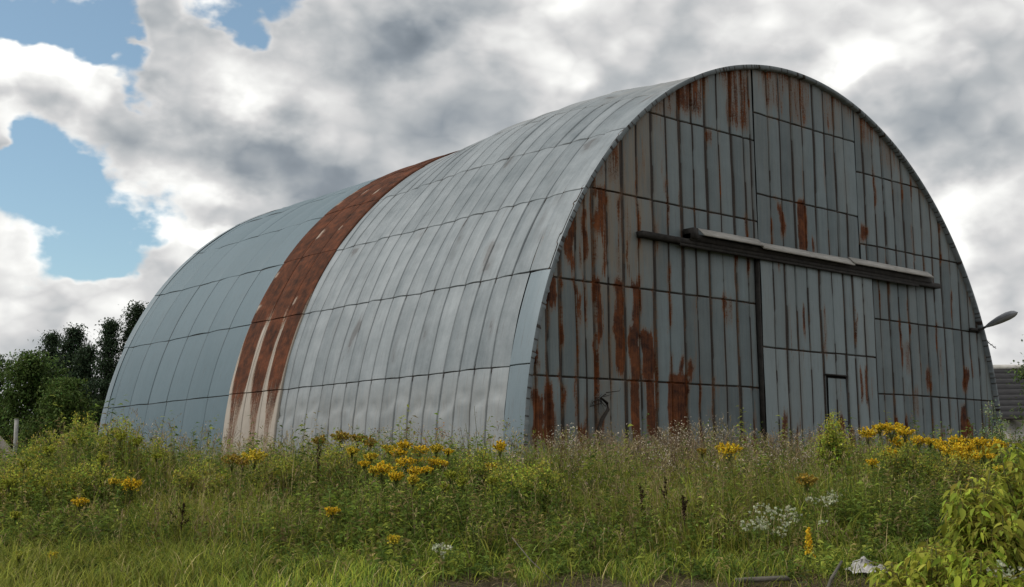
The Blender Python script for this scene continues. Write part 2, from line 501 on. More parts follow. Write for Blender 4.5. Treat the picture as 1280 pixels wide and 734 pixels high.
def sheet_wall(name, x0, x1, z0, z1, xs, zs, y, mat, parent, arch=None, cut=None, bulge=.010, seed=0, rust_amt=1.0):
    rg = np.random.default_rng(seed)
    px, fx, ix = seam_coords(x0, x1, xs, .075)
    pz, fz, iz = seam_coords(z0, z1, [(z, .022) for z in zs], .10)
    X, Z = np.meshgrid(px, pz, indexing='ij'); IX, IZ = np.meshgrid(ix, iz, indexing='ij')
    FX, FZ = np.meshgrid(fx, fz, indexing='ij')
    nx, nz = ix.max() + 1, iz.max() + 1
    tone = rg.random((nx, nz)); tilt = rg.normal(0, 1, (nx, nz)); sh = rg.normal(0, .006, nz)
    T = tone[IX, IZ]
    lo = np.array([px[ix == i].min() for i in range(nx)]); hi = np.array([px[ix == i].max() for i in range(nx)])
    u = (X - lo[IX]) / np.maximum(hi[IX] - lo[IX], 1e-3)
    # seams wander a little, rows of sheets are not quite in line
    Xw = X + (fbm(X * .9 + seed, Z * .55, 2) - .5) * .035 + sh[IZ] * ((X > x0 + .05) & (X < x1 - .05))
    Zw = Z + (fbm(X * .45 + 31 + seed, Z * .3, 2) - .5) * .05 * ((Z > z0 + .05) & (Z < z1 - .05)) + rg.normal(0, .005, nx)[IX] * (FZ > 0)
    G = np.maximum(FX, FZ)
    Y = y - bulge * np.sin(np.pi * np.clip(u, 0, 1)) - .006 * tilt[IX, IZ] * (u - .5) * 2 - (fbm(Xw * 1.6, Zw * .8 + seed, 3) - .5) * .035
    Y = Y + G * .040
    top = np.full_like(X, z1)
    if arch: top = arch_top(np.clip(Xw, -R + .005, R - .005)) - .03
    clip = Zw > top
    Zc = np.minimum(Zw, top)
    nv = len(pz); keep = ~(clip[:-1, :-1] & clip[1:, :-1] & clip[1:, 1:] & clip[:-1, 1:])
    if arch: keep &= (np.abs(X[:-1, :-1]) < R + .1)
    if cut is not None:
        cx0, cx1, cz0, cz1 = cut
        xc = (X[:-1, :-1] + X[1:, 1:]) / 2; zc = (Z[:-1, :-1] + Z[1:, 1:]) / 2
        keep &= ~((xc > cx0) & (xc < cx1) & (zc > cz0) & (zc < cz1))
    V = np.stack([Xw, Y, Zc], -1).reshape(-1, 3)
    rust = rust_at(Xw, Zc, rust_amt)
    edge = np.clip(top - Zc, 0, 9) if arch else np.full_like(X, 9.)
    rust = np.maximum(rust, .62 * np.exp(-edge / .75) * (.30 + .95 * vnoise(Xw * 2.6, Zc * .1)) * rust_amt)
    # rust creeping from every lap: below horizontal laps and along vertical ones
    zl = np.min(np.abs(pz[fz > 0][:, None] - pz[None, :]), 0) if (fz > 0).any() else np.full(len(pz), 9.)
    near = np.exp(-zl / .12)[None, :] * vnoise(Xw * 3.1, Zc * .2) * .45
    rust = np.maximum(rust, near)
    warm = np.clip(np.exp(-((Xw + 6.4) / 1.25) ** 2) * sstep(3.0, 4.6, Zc) * 1.15 + np.exp(-((Xw + 6.6) / .8) ** 2) * .55 * (Zc < 3.6)
                   + np.exp(-edge / .8) * .5 + .25 * (vnoise(Xw * 1.7, Zc * .25) - .3), 0, 1)
    seamd = np.clip(np.maximum(FX * (.42 + .75 * vnoise(Xw * 4.3, Zc * 1.3 + seed)), FZ * (.55 + .6 * vnoise(Xw * 1.9, Zc * 3))), 0, 1)
    dot = np.exp(-((((Zc * 2.6) % 1.0) - .5) / .09) ** 2) * (vnoise(np.round(Zc * 2.6) * 3.7, X * 2.1) > .35)
    gx = np.min(np.abs(px[fx > 0][:, None] - px[None, :]), 0) if (fx > 0).any() else np.full(len(px), 9.)
    seamd = np.maximum(seamd, .35 * np.exp(-gx / .045)[:, None] * (.4 + 1.6 * (vnoise(Xw * 5, Zc * 1.5) > .42)))
    seamd = np.maximum(seamd, .75 * dot * np.exp(-gx / .022)[:, None])
    rust = np.maximum(rust, .44 * np.exp(-gx / .05)[:, None] * vnoise(Xw * 6, Zc * .8))
    warm = np.clip(.8 * warm + .35 * np.exp(-gx / .07)[:, None] * vnoise(Xw * 3, Zc * .6 + 4) + .35 * (1 - sstep(.2, 1.2, Zc)) * vnoise(Xw * 2, Zc), 0, 1)
    attrs = dict(tone=T.ravel(), rust=rust.ravel(), seam=seamd.ravel(), warm=warm.ravel(), uvw=np.stack([Xw, Zc, np.zeros_like(X)], -1).reshape(-1, 3))
    return mesh_np(name, V, [grid_faces(len(px), nv, keep)], mat, parent, attrs, False)


TK, TN = .058, .024
ROWZ = [1.70, 3.60, 5.50, 7.40]
left_seams = [(-8.62, TN), (-8.28, TK), (-7.94, TK), (-7.51, TN), (-7.27, TN), (-7.02, TK), (-6.62, TN), (-6.16, TK), (-5.71, TN), (-5.24, TK),
              (-4.78, TN), (-4.32, TK), (-3.90, TN), (-3.45, TK), (-3.01, TN), (-2.54, TK), (-2.10, TN)]
top_seams = [(-1.16, TN), (-.73, TN), (-.24, TK), (.17, TN), (.64, TK), (1.10, TN), (1.52, TK), (1.93, TN)]
right_seams = [(3.20, TN), (3.64, TK), (4.09, TN), (4.54, TK), (4.99, TN), (5.42, TK), (5.87, TN), (6.30, TK), (6.75, TN), (7.20, TK), (7.63, TN), (8.05, TK), (8.42, TN), (8.7, TN)]
fw = sheet_wall('front_wall', -R, -1.72, -.75, 9.4, left_seams + [(-1.86, .03)], ROWZ, 0, M['facade'], hangar, arch=True, seed=1)
fw2 = sheet_wall('front_wall', -1.68, 2.42, 4.55, 9.4, top_seams, [6.16, 8.08], .01, M['facade'], hangar, arch=True, seed=2)
fw3 = sheet_wall('front_wall', 2.46, R, -.75, 9.4, [(2.76, TK)] + right_seams, [1.74, 3.62, 5.48, 7.33], .005, M['facade'], hangar, arch=True, seed=3)
# dark sheet added behind laps and door so the gaps read as shade
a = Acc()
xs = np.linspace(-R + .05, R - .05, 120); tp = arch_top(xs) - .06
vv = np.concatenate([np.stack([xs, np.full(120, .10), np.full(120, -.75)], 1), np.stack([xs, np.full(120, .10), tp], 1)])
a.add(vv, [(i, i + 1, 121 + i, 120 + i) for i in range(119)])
a.build('dark_backing', M['gapdark'], hangar)
# sliding door (stands proud of the wall), with a wicket door in it
WX0, WX1, WZ = .55, 1.40, 2.10
door_seams = [(-1.33, TN), (-.89, TK), (-.48, TN), (-.02, TN), (.48, TK), (.97, TN), (1.44, TK), (1.84, TK), (2.30, TN)]
sd = sheet_wall('sliding_door', -1.80, 2.72, -.7, 4.62, door_seams, [2.62], -.11, M['door'], hangar, cut=(WX0 - .02, WX1 + .0, -1, WZ), seed=4, bulge=.006)
a = Acc()
a.box((-1.86, -.10, -.7), (-1.81, .04, 4.6)); a.build('door_edge', M['dark'], sd)
a = Acc(); a.box((2.73, -.10, -.7), (2.77, .03, 4.6)); a.build('door_edge', M['dark'], sd)
wk = sheet_wall('wicket_door', WX0 + .07, WX1 - .035, -.6, WZ - .07, [(.97, .008)], [], -.105, M['door'], sd, seed=6, bulge=.004)
a = Acc(); a.box((WX0 - .03, -.05, -.7), (WX1 + .05, .02, WZ + .03))
a.build('door_recess', M['gapdark'], sd)
a = Acc(); a.box((WX0 - .02, -.145, WZ - .01), (WX1 + .02, -.09, WZ + .025)); a.box((WX1 - .028, -.125, -.6), (WX1 + .012, -.08, WZ - .012))
a.build('wicket_frame', M['dark'], sd)
a = Acc(); a.tube([(1.28, -.12, 1.02), (1.28, -.17, 1.02), (1.28, -.17, .88), (1.28, -.12, .88)], .012, 6)
a.build('handle', M['dark'], wk)
# door rail: heavy dark beam with a timber hood on it
a = Acc()
a.box((-5.77, -.18, 4.645), (5.92, .0, 4.765)); a.box((-4.3, -.21, 4.74), (5.42, .0, 4.885)); a.box((-4.6, -.19, 4.59), (4.8, -.14, 4.643))
a.box((-4.30, -.28, 4.78), (-4.12, .0, 5.00))
a.build('door_rail', M['dark'], hangar)
cuts = [on_wall(x, y)[0] for x, y in ((866, 291), (940, 305), (1001, 317), (1054, 327), (1107, 336), (1153, 345))]
for i in range(5):
    a = Acc(); off = (-.02, .03, .03, -.012, -.012)[i]
    x0, x1 = cuts[i] + .004, cuts[i + 1] - .004 + (.02 if i in (0, 2) else 0)
    th = .75
    rot = np.array([[1, 0, 0], [0, math.cos(th), -math.sin(th)], [0, math.sin(th), math.cos(th)]])
    a.box((x0, -.36, 4.915 - off), (x1, -.11, 4.94 - off), jit=.006, rot=rot)
    o = a.build('hood_board', M['timber'], hangar)

# ------------------------------------------------ roof shell
def bump_r(yy, adeg):
    """the barrel is not true: it swells a little behind the front arch"""
    return .235 * sstep(0.1, 3.6, yy) * (1 - sstep(5.2, 9.2, yy)) * sstep(38, 62, adeg) * (1 - sstep(120, 150, adeg)) - .02


A_STEP = 12.0


def roof_part(name, y0, y1, seams, a0, a1, mat, r_off=0.0, kind='galv', groove=.03, seed=0, lap0=11.7, gw=.022, pillow=.014):
    rg = np.random.default_rng(100 + seed)
    py, fy, iy = seam_coords(y0, y1, [(s, gw) for s in seams], .07)
    laps = [lap0 + A_STEP * k for k in range(15)]
    near = a0 < 100
    pa, fa, ia = seam_coords(a0, a1, [(l, .07) for l in laps], .75 if near else 1.5, .05)
    Y, A = np.meshgrid(py, pa, indexing='ij'); IY, IA = np.meshgrid(iy, ia, indexing='ij'); FY, FA = np.meshgrid(fy, fa, indexing='ij')
    ny, na = iy.max() + 1, ia.max() + 1
    lo = np.array([py[iy == i].min() for i in range(ny)]); hi = np.array([py[iy == i].max() for i in range(ny)])
    u = np.clip((Y - lo[IY]) / np.maximum(hi[IY] - lo[IY], 1e-3), 0, 1)
    la = np.array([pa[ia == i].min() for i in range(na)]); ha = np.array([pa[ia == i].max() for i in range(na)])
    w = np.clip((A - la[IA]) / np.maximum(ha[IA] - la[IA], 1e-3), 0, 1)
    Aw = A + (fbm(Y * .5 + seed, A * .05, 2) - .5) * .35 * ((A > a0 + .2) & (A < a1 - .2))
    Yw = Y + (fbm(Y * .4 + 5, A * .07 + seed, 2) - .5) * .06 * ((Y > y0 + .05) & (Y < y1 - .05))
    arc = A * D2R * R
    G = np.maximum(FY * .9, FA)
    rr = bump_r(Yw, A) + r_off
    rr = rr + pillow * np.sin(np.pi * u) * (.5 + rg.random((ny, na))[IY, IA]) + .009 * rg.normal(0, 1, (ny, na))[IY, IA] * (u - .5)
    if kind == 'rust': rr = rr - (.09 * ((Y <= y0 + .001) | (Y >= y1 - .001)))
    rr = rr - .010 * w                                  # each course tucks under the one above
    rr = rr + (fbm(Y * 1.9, arc * .6 + seed, 3) - .5) * (.075 if kind == 'galv' else .025)
    if kind == 'galv':                                   # buckled creases across the lowest course
        zig = 7.6 + 1.1 * np.abs(((Y / 1.0) % 1.0) - .5) * 2 + rg.normal(0, .5, ny)[IY]
        rr = rr - .050 * np.exp(-((A - zig) / .45) ** 2) * (u * (1 - u) * 4) + .010 * np.exp(-((A - zig + 1.2) / .9) ** 2)
    rr = rr - G * groove
    ar = np.radians(Aw)
    X = -(R + rr) * np.cos(ar); Z = (R + rr) * BZ * np.sin(ar)
    # below the springing the sheets run straight down
    low = Aw < 0; Z = np.where(low, Aw * D2R * R, Z); X = np.where(low, -(R + rr), X)
    hi2 = Aw > 180; Z = np.where(hi2, (180 - Aw) * D2R * R, Z); X = np.where(hi2, (R + rr), X)
    V = np.stack([X, Yw, Z], -1).reshape(-1, 3)
    tone = rg.random((ny, na)); T = tone[IY, IA]
    rust = np.zeros_like(A); warm = np.zeros_like(A)
    if kind == 'galv':
        # lower courses are paler; shade of each sheet's curve is put into the tone
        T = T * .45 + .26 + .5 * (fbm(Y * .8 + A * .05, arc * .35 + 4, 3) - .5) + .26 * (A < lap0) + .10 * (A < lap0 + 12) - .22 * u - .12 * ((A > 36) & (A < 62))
        T = T + .25 * np.exp(-((A - 76) / 12) ** 2)  # lit crown of the roof put into the tone
        rust = np.maximum(.38 * np.exp(-np.abs(Y - y1) / .12) * vnoise(arc * 2.5, Y * .1), .30 * sstep(58, 75, A) * vnoise(Y * 2.4, arc * .25))
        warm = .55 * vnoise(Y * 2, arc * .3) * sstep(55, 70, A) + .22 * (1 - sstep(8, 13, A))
    elif kind == 'rust':
        full = sstep(19, 33, A + 16 * (vnoise(Y * 3, arc * .5) - .5))
        uu = u + .30 * (vnoise(Y * 2.0, arc * .5) - .5); lowk = 1 - sstep(5, 15, A)
        band = sstep(-.02 + .10 * lowk, .12 + .14 * lowk, uu) * (1 - sstep(.80, .96, uu + .26 * lowk))
        band = band * (1 - .30 * lowk * vnoise(Y * 4.5, arc * .6))
        rust = np.maximum(full * (1.05 - .22 * vnoise(Y * 3.3 + 9, arc * .8)), band * (.66 + .3 * sstep(4, 22, A)))
        rust = np.maximum(rust, .6 * sstep(.8, 1, u) * vnoise(arc * 1.7, Y))
        spots = sstep(.58, .7, vnoise(arc * 3.1 + 40, np.floor(Y * 1.2) * 7.7)) * np.exp(-((u - .88) / .12) ** 2)
        rust = rust - .52 * spots * (A > 20) * (A < 58)
        T = T * .5 + .3
    elif kind == 'blue':
        T = T * .35 + .3 + .15 * fbm(Y * .4, arc * .2, 2)
    elif kind == 'trim':
        T = T * .4 + .35
    cross = np.exp(-(np.min(np.abs(np.array(laps)[:, None] - pa[None, :]), 0) / .55) ** 2)[None, :]
    seamd = np.maximum(FA * (.40 + .45 * vnoise(Y * 3, arc)), FY * np.maximum(cross, {'galv': .5, 'blue': .6}.get(kind, .8) * (.5 + .7 * vnoise(Y * 3 + 3, arc * .8))))
    gy = np.min(np.abs(py[fy > 0][:, None] - py[None, :]), 0) if (fy > 0).any() else np.full(len(py), 9.)
    seamd = np.maximum(seamd, (.35 if kind == 'galv' else .15) * np.exp(-gy / .05)[:, None] * vnoise(Y * 5, arc * .9))
    if kind == 'galv':
        seamd = np.maximum(seamd, .55 * sstep(.66, .8, fbm(Y * 2.3 + 8, arc * 1.1, 3)) * (A < 75))
    # bolts: a dark knot where laps cross
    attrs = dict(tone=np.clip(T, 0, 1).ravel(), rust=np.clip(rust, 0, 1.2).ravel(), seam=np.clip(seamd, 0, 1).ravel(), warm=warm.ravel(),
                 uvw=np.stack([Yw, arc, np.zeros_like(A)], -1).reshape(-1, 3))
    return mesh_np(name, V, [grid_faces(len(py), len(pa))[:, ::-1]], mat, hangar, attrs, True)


gal_seams = [.56 + .4993 * k for k in range(0, 17)]
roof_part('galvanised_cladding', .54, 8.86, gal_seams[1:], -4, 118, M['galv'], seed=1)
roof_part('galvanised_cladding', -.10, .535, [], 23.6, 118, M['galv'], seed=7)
roof_part('rusty_cladding', 8.80, 11.38, [9.58, 10.44], -4, 118, M['rusty'], .045, 'rust', seed=2, groove=.04)
bl = [11.40 + 1.2 * k for k in range(1, 6)] + [18.56]
roof_part('blue_cladding', 11.36, 19.0, bl, -4, 118, M['blue'], .0, 'blue', seed=3, gw=.018, groove=.02, pillow=.02)
roof_part('edge_trim', -.10, .50, [], -4, 23.5, M['trim'], .012, 'trim', seed=4)
roof_part('edge_trim', 18.9, 19.25, [], -4, 118, M['trim'], .03, 'trim', seed=5)
# the far slope, seen by nobody here
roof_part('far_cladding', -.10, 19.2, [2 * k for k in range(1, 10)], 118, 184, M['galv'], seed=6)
# ragged hem of the roof over the front wall, and a standing lap between trim and roof
aa = np.radians(np.linspace(-4, 184, 760)); n = len(aa)
rag = (np.random.default_rng(5).random(n) * .012 + .01) + .03 * (np.random.default_rng(6).random(n) > .95)
ring = []
for ri, yy in ((.03, -.10), (-.045, -.106), (-.045, .05)):
    rr = R + ri - 0.02 - (rag if ri < 0 else 0)
    X = np.where(aa < 0, -rr, np.where(aa > math.pi, rr, -rr * np.cos(aa)))
    Z = np.where(aa < 0, aa * R, np.where(aa > math.pi, (math.pi - aa) * R, rr * BZ * np.sin(aa)))
    ring.append(np.stack([X, np.full(n, yy), Z], 1))
V = np.stack(ring, 1).reshape(-1, 3)
q = []
for i in range(n - 1):
    for k in range(2): q.append((i * 3 + k, i * 3 + k + 1, (i + 1) * 3 + k + 1, (i + 1) * 3 + k))
deg = np.degrees(np.repeat(aa, 3))
mesh_np('roof_hem', V, [np.array(q)], M['galv'], hangar,
        dict(tone=np.repeat(.25 + .35 * vnoise(aa * 25, aa), 3), rust=np.repeat(.30 * vnoise(aa * 90, aa * 0), 3), seam=np.repeat((vnoise(aa * 230, aa * 0) > .78) * .8, 3),
             warm=np.zeros(3 * n), uvw=np.stack([deg * .157, np.tile([0, .1, .2], n), np.zeros(3 * n)], 1)))
# rear gable
xs = np.linspace(-R, R, 90); tp = arch_top(xs)
vv = np.concatenate([np.stack([xs, np.full(90, 19.0), np.full(90, -.75)], 1), np.stack([xs, np.full(90, 19.0), tp], 1)])
mesh_np('rear_wall', vv, [np.array([(i + 1, i, 90 + i, 91 + i) for i in range(89)])], M['facade'], hangar,
        dict(tone=np.full(180, .5), rust=np.zeros(180), seam=np.zeros(180), warm=np.zeros(180), uvw=vv[:, [0, 2, 1]]))

#SECTION end hangar
# ================================================================== SMALL THINGS ON AND BY THE HANGAR
#SECTION props
# street lamp on a bracket at the right end of the front wall
b0 = np.array([8.02, -.02, 3.62])
lamp = empty('street_lamp', b0, 'grey cobra head street lamp sticking out from the right edge of the hangar front', 'lamp')
a = Acc(); a.box((-.42, -.06, .02), (.12, .0, .10)); a.tube([(-.05, -.02, .06), (.0, -.12, .08), (.02, -.28, .15)], [.035, .035, .032], 8)
a.build('bracket_arm', M['dark'], lamp)
P0, P1 = np.array([.02, -.22, .12]), np.array([.06, -1.16, .45])
ts = np.linspace(0, 1, 15); prof = np.interp(ts, [0, .06, .2, .45, .7, .88, .97, 1], [.03, .06, .11, .16, .175, .14, .07, .012])
dl = P1 - P0; sdv = nrm(np.cross(dl, [0, 0, 1.])[None])[0]; upv = nrm(np.cross(sdv, dl)[None])[0]
M['lampgrey'] = mat_plain('lamp_grey', (.20, .21, .23), (.30, .31, .33), 8, .45, .3, .05)
M['lampglass'] = mat_plain('lamp_glass', (.30, .31, .32), (.42, .43, .44), 3, .2, 0, .02)


def shell(u_sign, k, name, mat, par, r=1.0):
    a = Acc(); V = []
    th = np.linspace(0, math.pi, 9)
    for t, w in zip(ts, prof * r):
        c0 = P0 + dl * t
        for h in th: V.append(c0 + sdv * w * math.cos(h) + upv * u_sign * w * k * math.sin(h))
    q = [(i * 9 + j, i * 9 + j + 1, (i + 1) * 9 + j + 1, (i + 1) * 9 + j) for i in range(14) for j in range(8)]
    a.add(V, q); return a.build(name, mat, par, True)


hd = shell(1, .8, 'lamp_head', M['lampgrey'], lamp)
shell(-1, .55, 'lamp_underside', M['lampglass'], hd, .93)

# dead branch leaning on the left part of the front wall
p = on_wall(752, 545, -.25)
br = empty('dead_branch', (p[0], -.3, -.3), 'bent dark dead branch with a tangled top against the rusty front wall', 'branch')
pts = np.array([on_wall(x, y, yy) for x, y, yy in ((752, 556, -.35), (748, 540, -.3), (752, 525, -.22), (760, 512, -.12), (759, 504, -.1), (751, 497, -.12), (757, 493, -.1))]) - np.array([p[0], -.3, -.3])
a = Acc(); a.tube(pts, [.05, .045, .04, .035, .03, .025, .015], 7); a.build('branch_stem', M['twig'], br)
a = Acc(); c0 = pts[-2]
for k in range(15):
    q0 = c0 + RNG.normal(0, .07, 3) * [1.2, .3, .8]; q1 = q0 + RNG.normal(0, .12, 3) * [1.3, .4, .9]; q2 = q1 + RNG.normal(0, .10, 3) * [1.2, .4, 1]
    q0[1] = min(q0[1], .22); q1[1] = min(q1[1], .22); q2[1] = min(q2[1], .22)
    a.tube([q0, q1, q2], [.009, .006, .003], 4)
a.build('twigs', M['twig'], br)

# mossy heap of rubble and old boards against the wall
p = on_wall(900, 545, -.6)
hp = empty('rubble_heap', (p[0], -.55, -.35), 'low heap of old boards and mossy rubble against the front wall left of the door', 'rubble heap')
a = Acc()
for k in range(16):
    w = RNG.uniform(.12, .3); x = RNG.uniform(-1.0, 1.1); z = RNG.uniform(-.05, .35)
    an = RNG.normal(0, .35); rot = np.array([[math.cos(an), 0, -math.sin(an)], [0, 1, 0], [math.sin(an), 0, math.cos(an)]])
    a.box((x - w, RNG.uniform(-.2, 0), z), (x + w, RNG.uniform(.1, .4), z + RNG.uniform(.1, .24)), (.1, .1, .1), .05, rot)
M['mossy'] = mat_plain('mossy_stone', (.05, .06, .03), (.22, .21, .18), 7, .95, 0, .7)
a.build('rubble', M['mossy'], hp)
for k in range(5):
    a = Acc(); z = .40 + .055 * k; an = RNG.normal(0, .05)
    rot = np.array([[math.cos(an), 0, -math.sin(an)], [0, 1, 0], [math.sin(an), 0, math.cos(an)]])
    a.box((.15 + RNG.uniform(-.1, .1), -.22 + .03 * k, z), (1.0 + RNG.uniform(-.1, .25), .1, z + .04), (1, 1, 1), .012, rot)
    a.build('board', M['twig'] if k % 2 else M['timber'], hp)
a = Acc(); n = 2600
pp = np.stack([RNG.normal(-.35, .55, n).clip(-1.2, 1.2), RNG.uniform(-.25, .25, n), RNG.uniform(.28, .62, n)], 1)
pp[:, 2] -= .28 * np.abs(pp[:, 0] + .35)
flecks(a, pp, RNG.uniform(.012, .035, n), jcol((.05, .075, .02), n)); a.build('moss', M['leaf'], hp)

# white rag / plastic litter and a plank at the right end of the foreground
P = at(1083, 692, 9.3); x, y = P[0], P[1]; z0 = float(gz(x, y))
P[2] = z0
rag = empty('plastic_litter', (x, y, z0), 'crumpled white plastic sheet lying in the grass beside the yellow-green bush', 'litter')
gx, gy = np.meshgrid(np.linspace(-1, 1, 34), np.linspace(-1, 1, 22), indexing='ij')
hgt = .04 + .30 * np.abs(fbm(gx * 2.2 + 3, gy * 2.2, 4) - .5) + .10 * np.exp(-((gx + .1) / .35) ** 2 - ((gy - .4) / .4) ** 2)
rad = np.hypot(gx, gy); hgt = hgt * (1 - .6 * sstep(.5, 1.2, rad))
wx = (gx * .17 + .05 * (fbm(gx * 3, gy * 3 + 9, 3) - .5)) * (1 - .15 * np.abs(gy)); wy = gy * .13
V = np.stack([wx * cy + wy * sy, -wx * sy + wy * cy, hgt * .6 + .03], -1).reshape(-1, 3)
M['greywood'] = mat_plain('grey_dead_wood', (.06, .055, .042), (.15, .135, .11), 9, .9, 0, .5)
M['plastic'] = mat_plain('dirty_white_plastic', (.16, .155, .14), (.50, .49, .465), 16, .5, 0, .5)
mesh_np('plastic_sheet', V, [grid_faces(34, 22)], M['plastic'], rag)
a = Acc(); a.tube([(-.12 * cy, .12 * sy, .05), (-.06, .08, .12), (.02, .04, .14), (.1 * cy, -.05, .10)], [.004, .005, .004, .003], 6, (1, 1, 1))
a.build('torn_strap', M['plastic'], rag)
P = at(952, 712, 9.05); x, y = P[0], P[1]
pk = Acc(); L = .20
pk.box((-L, -.05, .0), (L, .05, .025), (1, 1, 1), .006)
pk = pk.build('old_plank', M['greywood']); pk.location = (x, y, float(gz(x, y)) + .05); pk.rotation_euler = (.08, -.03, -YAW + .1)
tag(pk, 'short weathered grey plank lying at the edge of the short grass', 'plank')
for (x1, y1, x2, y2, d, lab) in ((640, 672, 690, 700, 9.6, 'thin dry stick lying across the short grass in the middle foreground'), (1052, 702, 1030, 726, 8.9, 'pale broken stake leaning beside the single goldenrod spike near the white litter')):
    A0, A1 = at(x1, y1, d), at(x2, y2, d - .4)
    zb = float(gz(A1[0], A1[1])); A1[2] = zb + .02
    a = Acc(); mid = (A0 + A1) / 2 + RNG.normal(0, .015, 3)
    a.tube(np.array([A0, mid, A1]) - A1, [.003, .004, .005] if x1 < 700 else [.010, .013, .017], 6)
    o = a.build('dry_stick' if x1 < 700 else 'broken_stake', M['greywood']); o.location = tuple(A1); tag(o, lab, 'stick' if x1 < 700 else 'stake')

# ---- house at the right behind the hangar
HD = 56.0
hx, hy = from_ds(HD, (1290 - 640) / FPX * HD); gzh = -.3
house = empty('house', (hx, hy, gzh), 'old house with grey tiled roof and pale wall behind the right edge of the hangar', 'house', None, -YAW)
kx = HD / FPX
def hz(py): return (588 - py) * kx - .06 - gzh
M['plaster'] = mat_plain('pale_plaster', (.38, .37, .34), (.55, .54, .51), 2, .9)
M['tile'] = mat_plain('grey_roof_tiles', (.030, .030, .032), (.055, .054, .056), 3, .85, 0, .4, (1, 1, 6))
xl = (1238 - 1290) * kx; zr, ze = hz(461), hz(527)
a = Acc(); a.box((xl + .35, .4, -.3), (6.6, 5.6, ze)); a.build('wall', M['plaster'], house)
rx0 = xl + (1262 - 1238) * kx
a = Acc()
A = dict(a=(xl, 0, ze - .05), b=(7.0, 0, ze - .05), c=(7.0, 6, ze - .05), d=(xl, 6, ze - .05), e=(rx0, 3, zr), f=(6.2, 3, zr))
nrow = 9
for (p0, p1, q0, q1) in ((A['a'], A['b'], A['e'], A['f']), (A['c'], A['d'], A['f'], A['e']), (A['d'], A['a'], A['e'], A['e']), (A['b'], A['c'], A['f'], A['f'])):
    p0, p1, q0, q1 = map(np.array, (p0, p1, q0, q1))
    nn = nrm(np.cross(p1 - p0, q0 - p0)[None])[0]
    for k in range(nrow):
        t0, t1 = k / nrow, (k + 1) / nrow + .012
        l0, l1, r0_, r1_ = p0 + (q0 - p0) * t0, p0 + (q0 - p0) * t1, p1 + (q1 - p1) * t0, p1 + (q1 - p1) * t1
        a.add([l0 + nn * .028, r0_ + nn * .028, r1_ + nn * .02, l1 + nn * .02, l0, r0_], [(0, 1, 2, 3), (4, 5, 1, 0)])
rf = a.build('roof', M['tile'], house)
a = Acc(); a.tube([(rx0 - .1, 3, zr + .06), (6.3, 3, zr + .06)], .13, 8); a.build('ridge_cap', M['plaster'], rf)
a = Acc(); a.box((xl - .05, -.10, ze - .16), (7.05, -.02, ze - .03)); a.build('gutter', M['dark'], rf)
a = Acc(); a.box((2.2, .34, 1.0), (3.2, .395, 2.0)); a.build('window', M['dark'], house)
ant = empty('tv_antenna', (hx, hy, gzh), 'thin television aerial mast on the roof of the grey tiled house', 'antenna', None, -YAW)
ax0 = (1266.5 - 1290) * kx
a = Acc(); a.tube([(ax0, 2.9, zr - .1), (ax0 + .04, 2.9, hz(424))], .022, 6); a.build('mast', M['dark'], ant)
a = Acc(); a.tube([(ax0 - .2, 2.8, hz(422)), (ax0 + .5, 3.1, hz(434))], .02, 5)
for k in range(4):
    q = np.array([ax0 - .1 + .17 * k, 2.85 + .07 * k, hz(423.5 + 2.9 * k)]); a.tube([q - [.05, .3, 0], q + [.05, .3, 0]], .012, 4)
a.build('aerial', M['dark'], ant)

# ---- sand heap and white post at the far left
d = 40.0; x, y = from_ds(d, (-12 - 640) / FPX * d)
n1, n2 = 40, 16; V = []
for i in range(n1):
    th = 2 * math.pi * i / n1
    for j in range(n2):
        r = j / (n2 - 1); rr = 1.75 * r * (1 + .12 * math.sin(3 * th + 1) + .05 * math.sin(7 * th))
        zz = 1.95 * (1 - r) ** .95 + .06 * math.sin(5 * th + 9 * r) * r * (1 - r) * 4
        V.append((rr * math.cos(th), rr * math.sin(th), zz - .1))
V.append((0, 0, 1.8))
q = [(i * n2 + j, ((i + 1) % n1) * n2 + j, ((i + 1) % n1) * n2 + j + 1, i * n2 + j + 1) for i in range(n1) for j in range(n2 - 1)]
M['sand'] = mat_plain('pale_sand', (.27, .24, .20), (.38, .345, .29), 9, .95, 0, .4)
o = mesh_np('sand_heap', V, [np.array(q[0:])], M['sand'], None, None, True); o.location = (x, y, float(gz(x, y)))
tag(o, 'pale sand heap at the left edge in front of the trees', 'sand heap')
d = 43.0; x, y = from_ds(d, (22 - 640) / FPX * d); zg = float(gz(x, y))
post = empty('concrete_post', (x, y, zg), 'slim whitish concrete post standing before the dark trees on the left', 'post')
zt = (588 - 521) * d / FPX - .06 - zg
M['concrete'] = mat_plain('pale_concrete', (.22, .22, .20), (.33, .33, .31), 8, .9)
a = Acc(); a.box((-.055, -.05, -.2), (.055, .05, zt), jit=.004); a.build('shaft', M['concrete'], post)
a = Acc(); a.box((-.06, -.055, zt + .002), (.06, .055, zt + .03), jit=.006); a.build('cap', M['concrete'], post)

# ================================================================== GROUND
#SECTION ground
ex = np.concatenate([-np.geomspace(900, 62, 18), np.linspace(-60, 40, 201), np.geomspace(42, 900, 18)])
ey = np.concatenate([-np.geomspace(900, 42, 18), np.linspace(-40, 60, 201), np.geomspace(62, 900, 18)])
X, Y = np.meshgrid(ex, ey, indexing='ij'); Z = gz(X, Y)
dd, ss_ = ds(X, Y)
m, nt, out = new_mat('meadow_soil'); b = NB(nt)
tc = b.n('ShaderNodeTexCoord')
n1_ = b.noise(tc.outputs['Object'], .6, 6, .6); n2_ = b.noise(tc.outputs['Object'], 14, 6, .7)
f = b.m('ADD', b.m('MULTIPLY', n1_, .6), b.m('MULTIPLY', n2_, .5))
col = b.ramp(f, [(.35, (.030, .034, .014)), (.52, (.060, .052, .030)), (.72, (.125, .10, .065))])
b.l(b.bsdf(col, .95, 0, b.bump(n2_, .8, .05), .1), out.inputs[0])
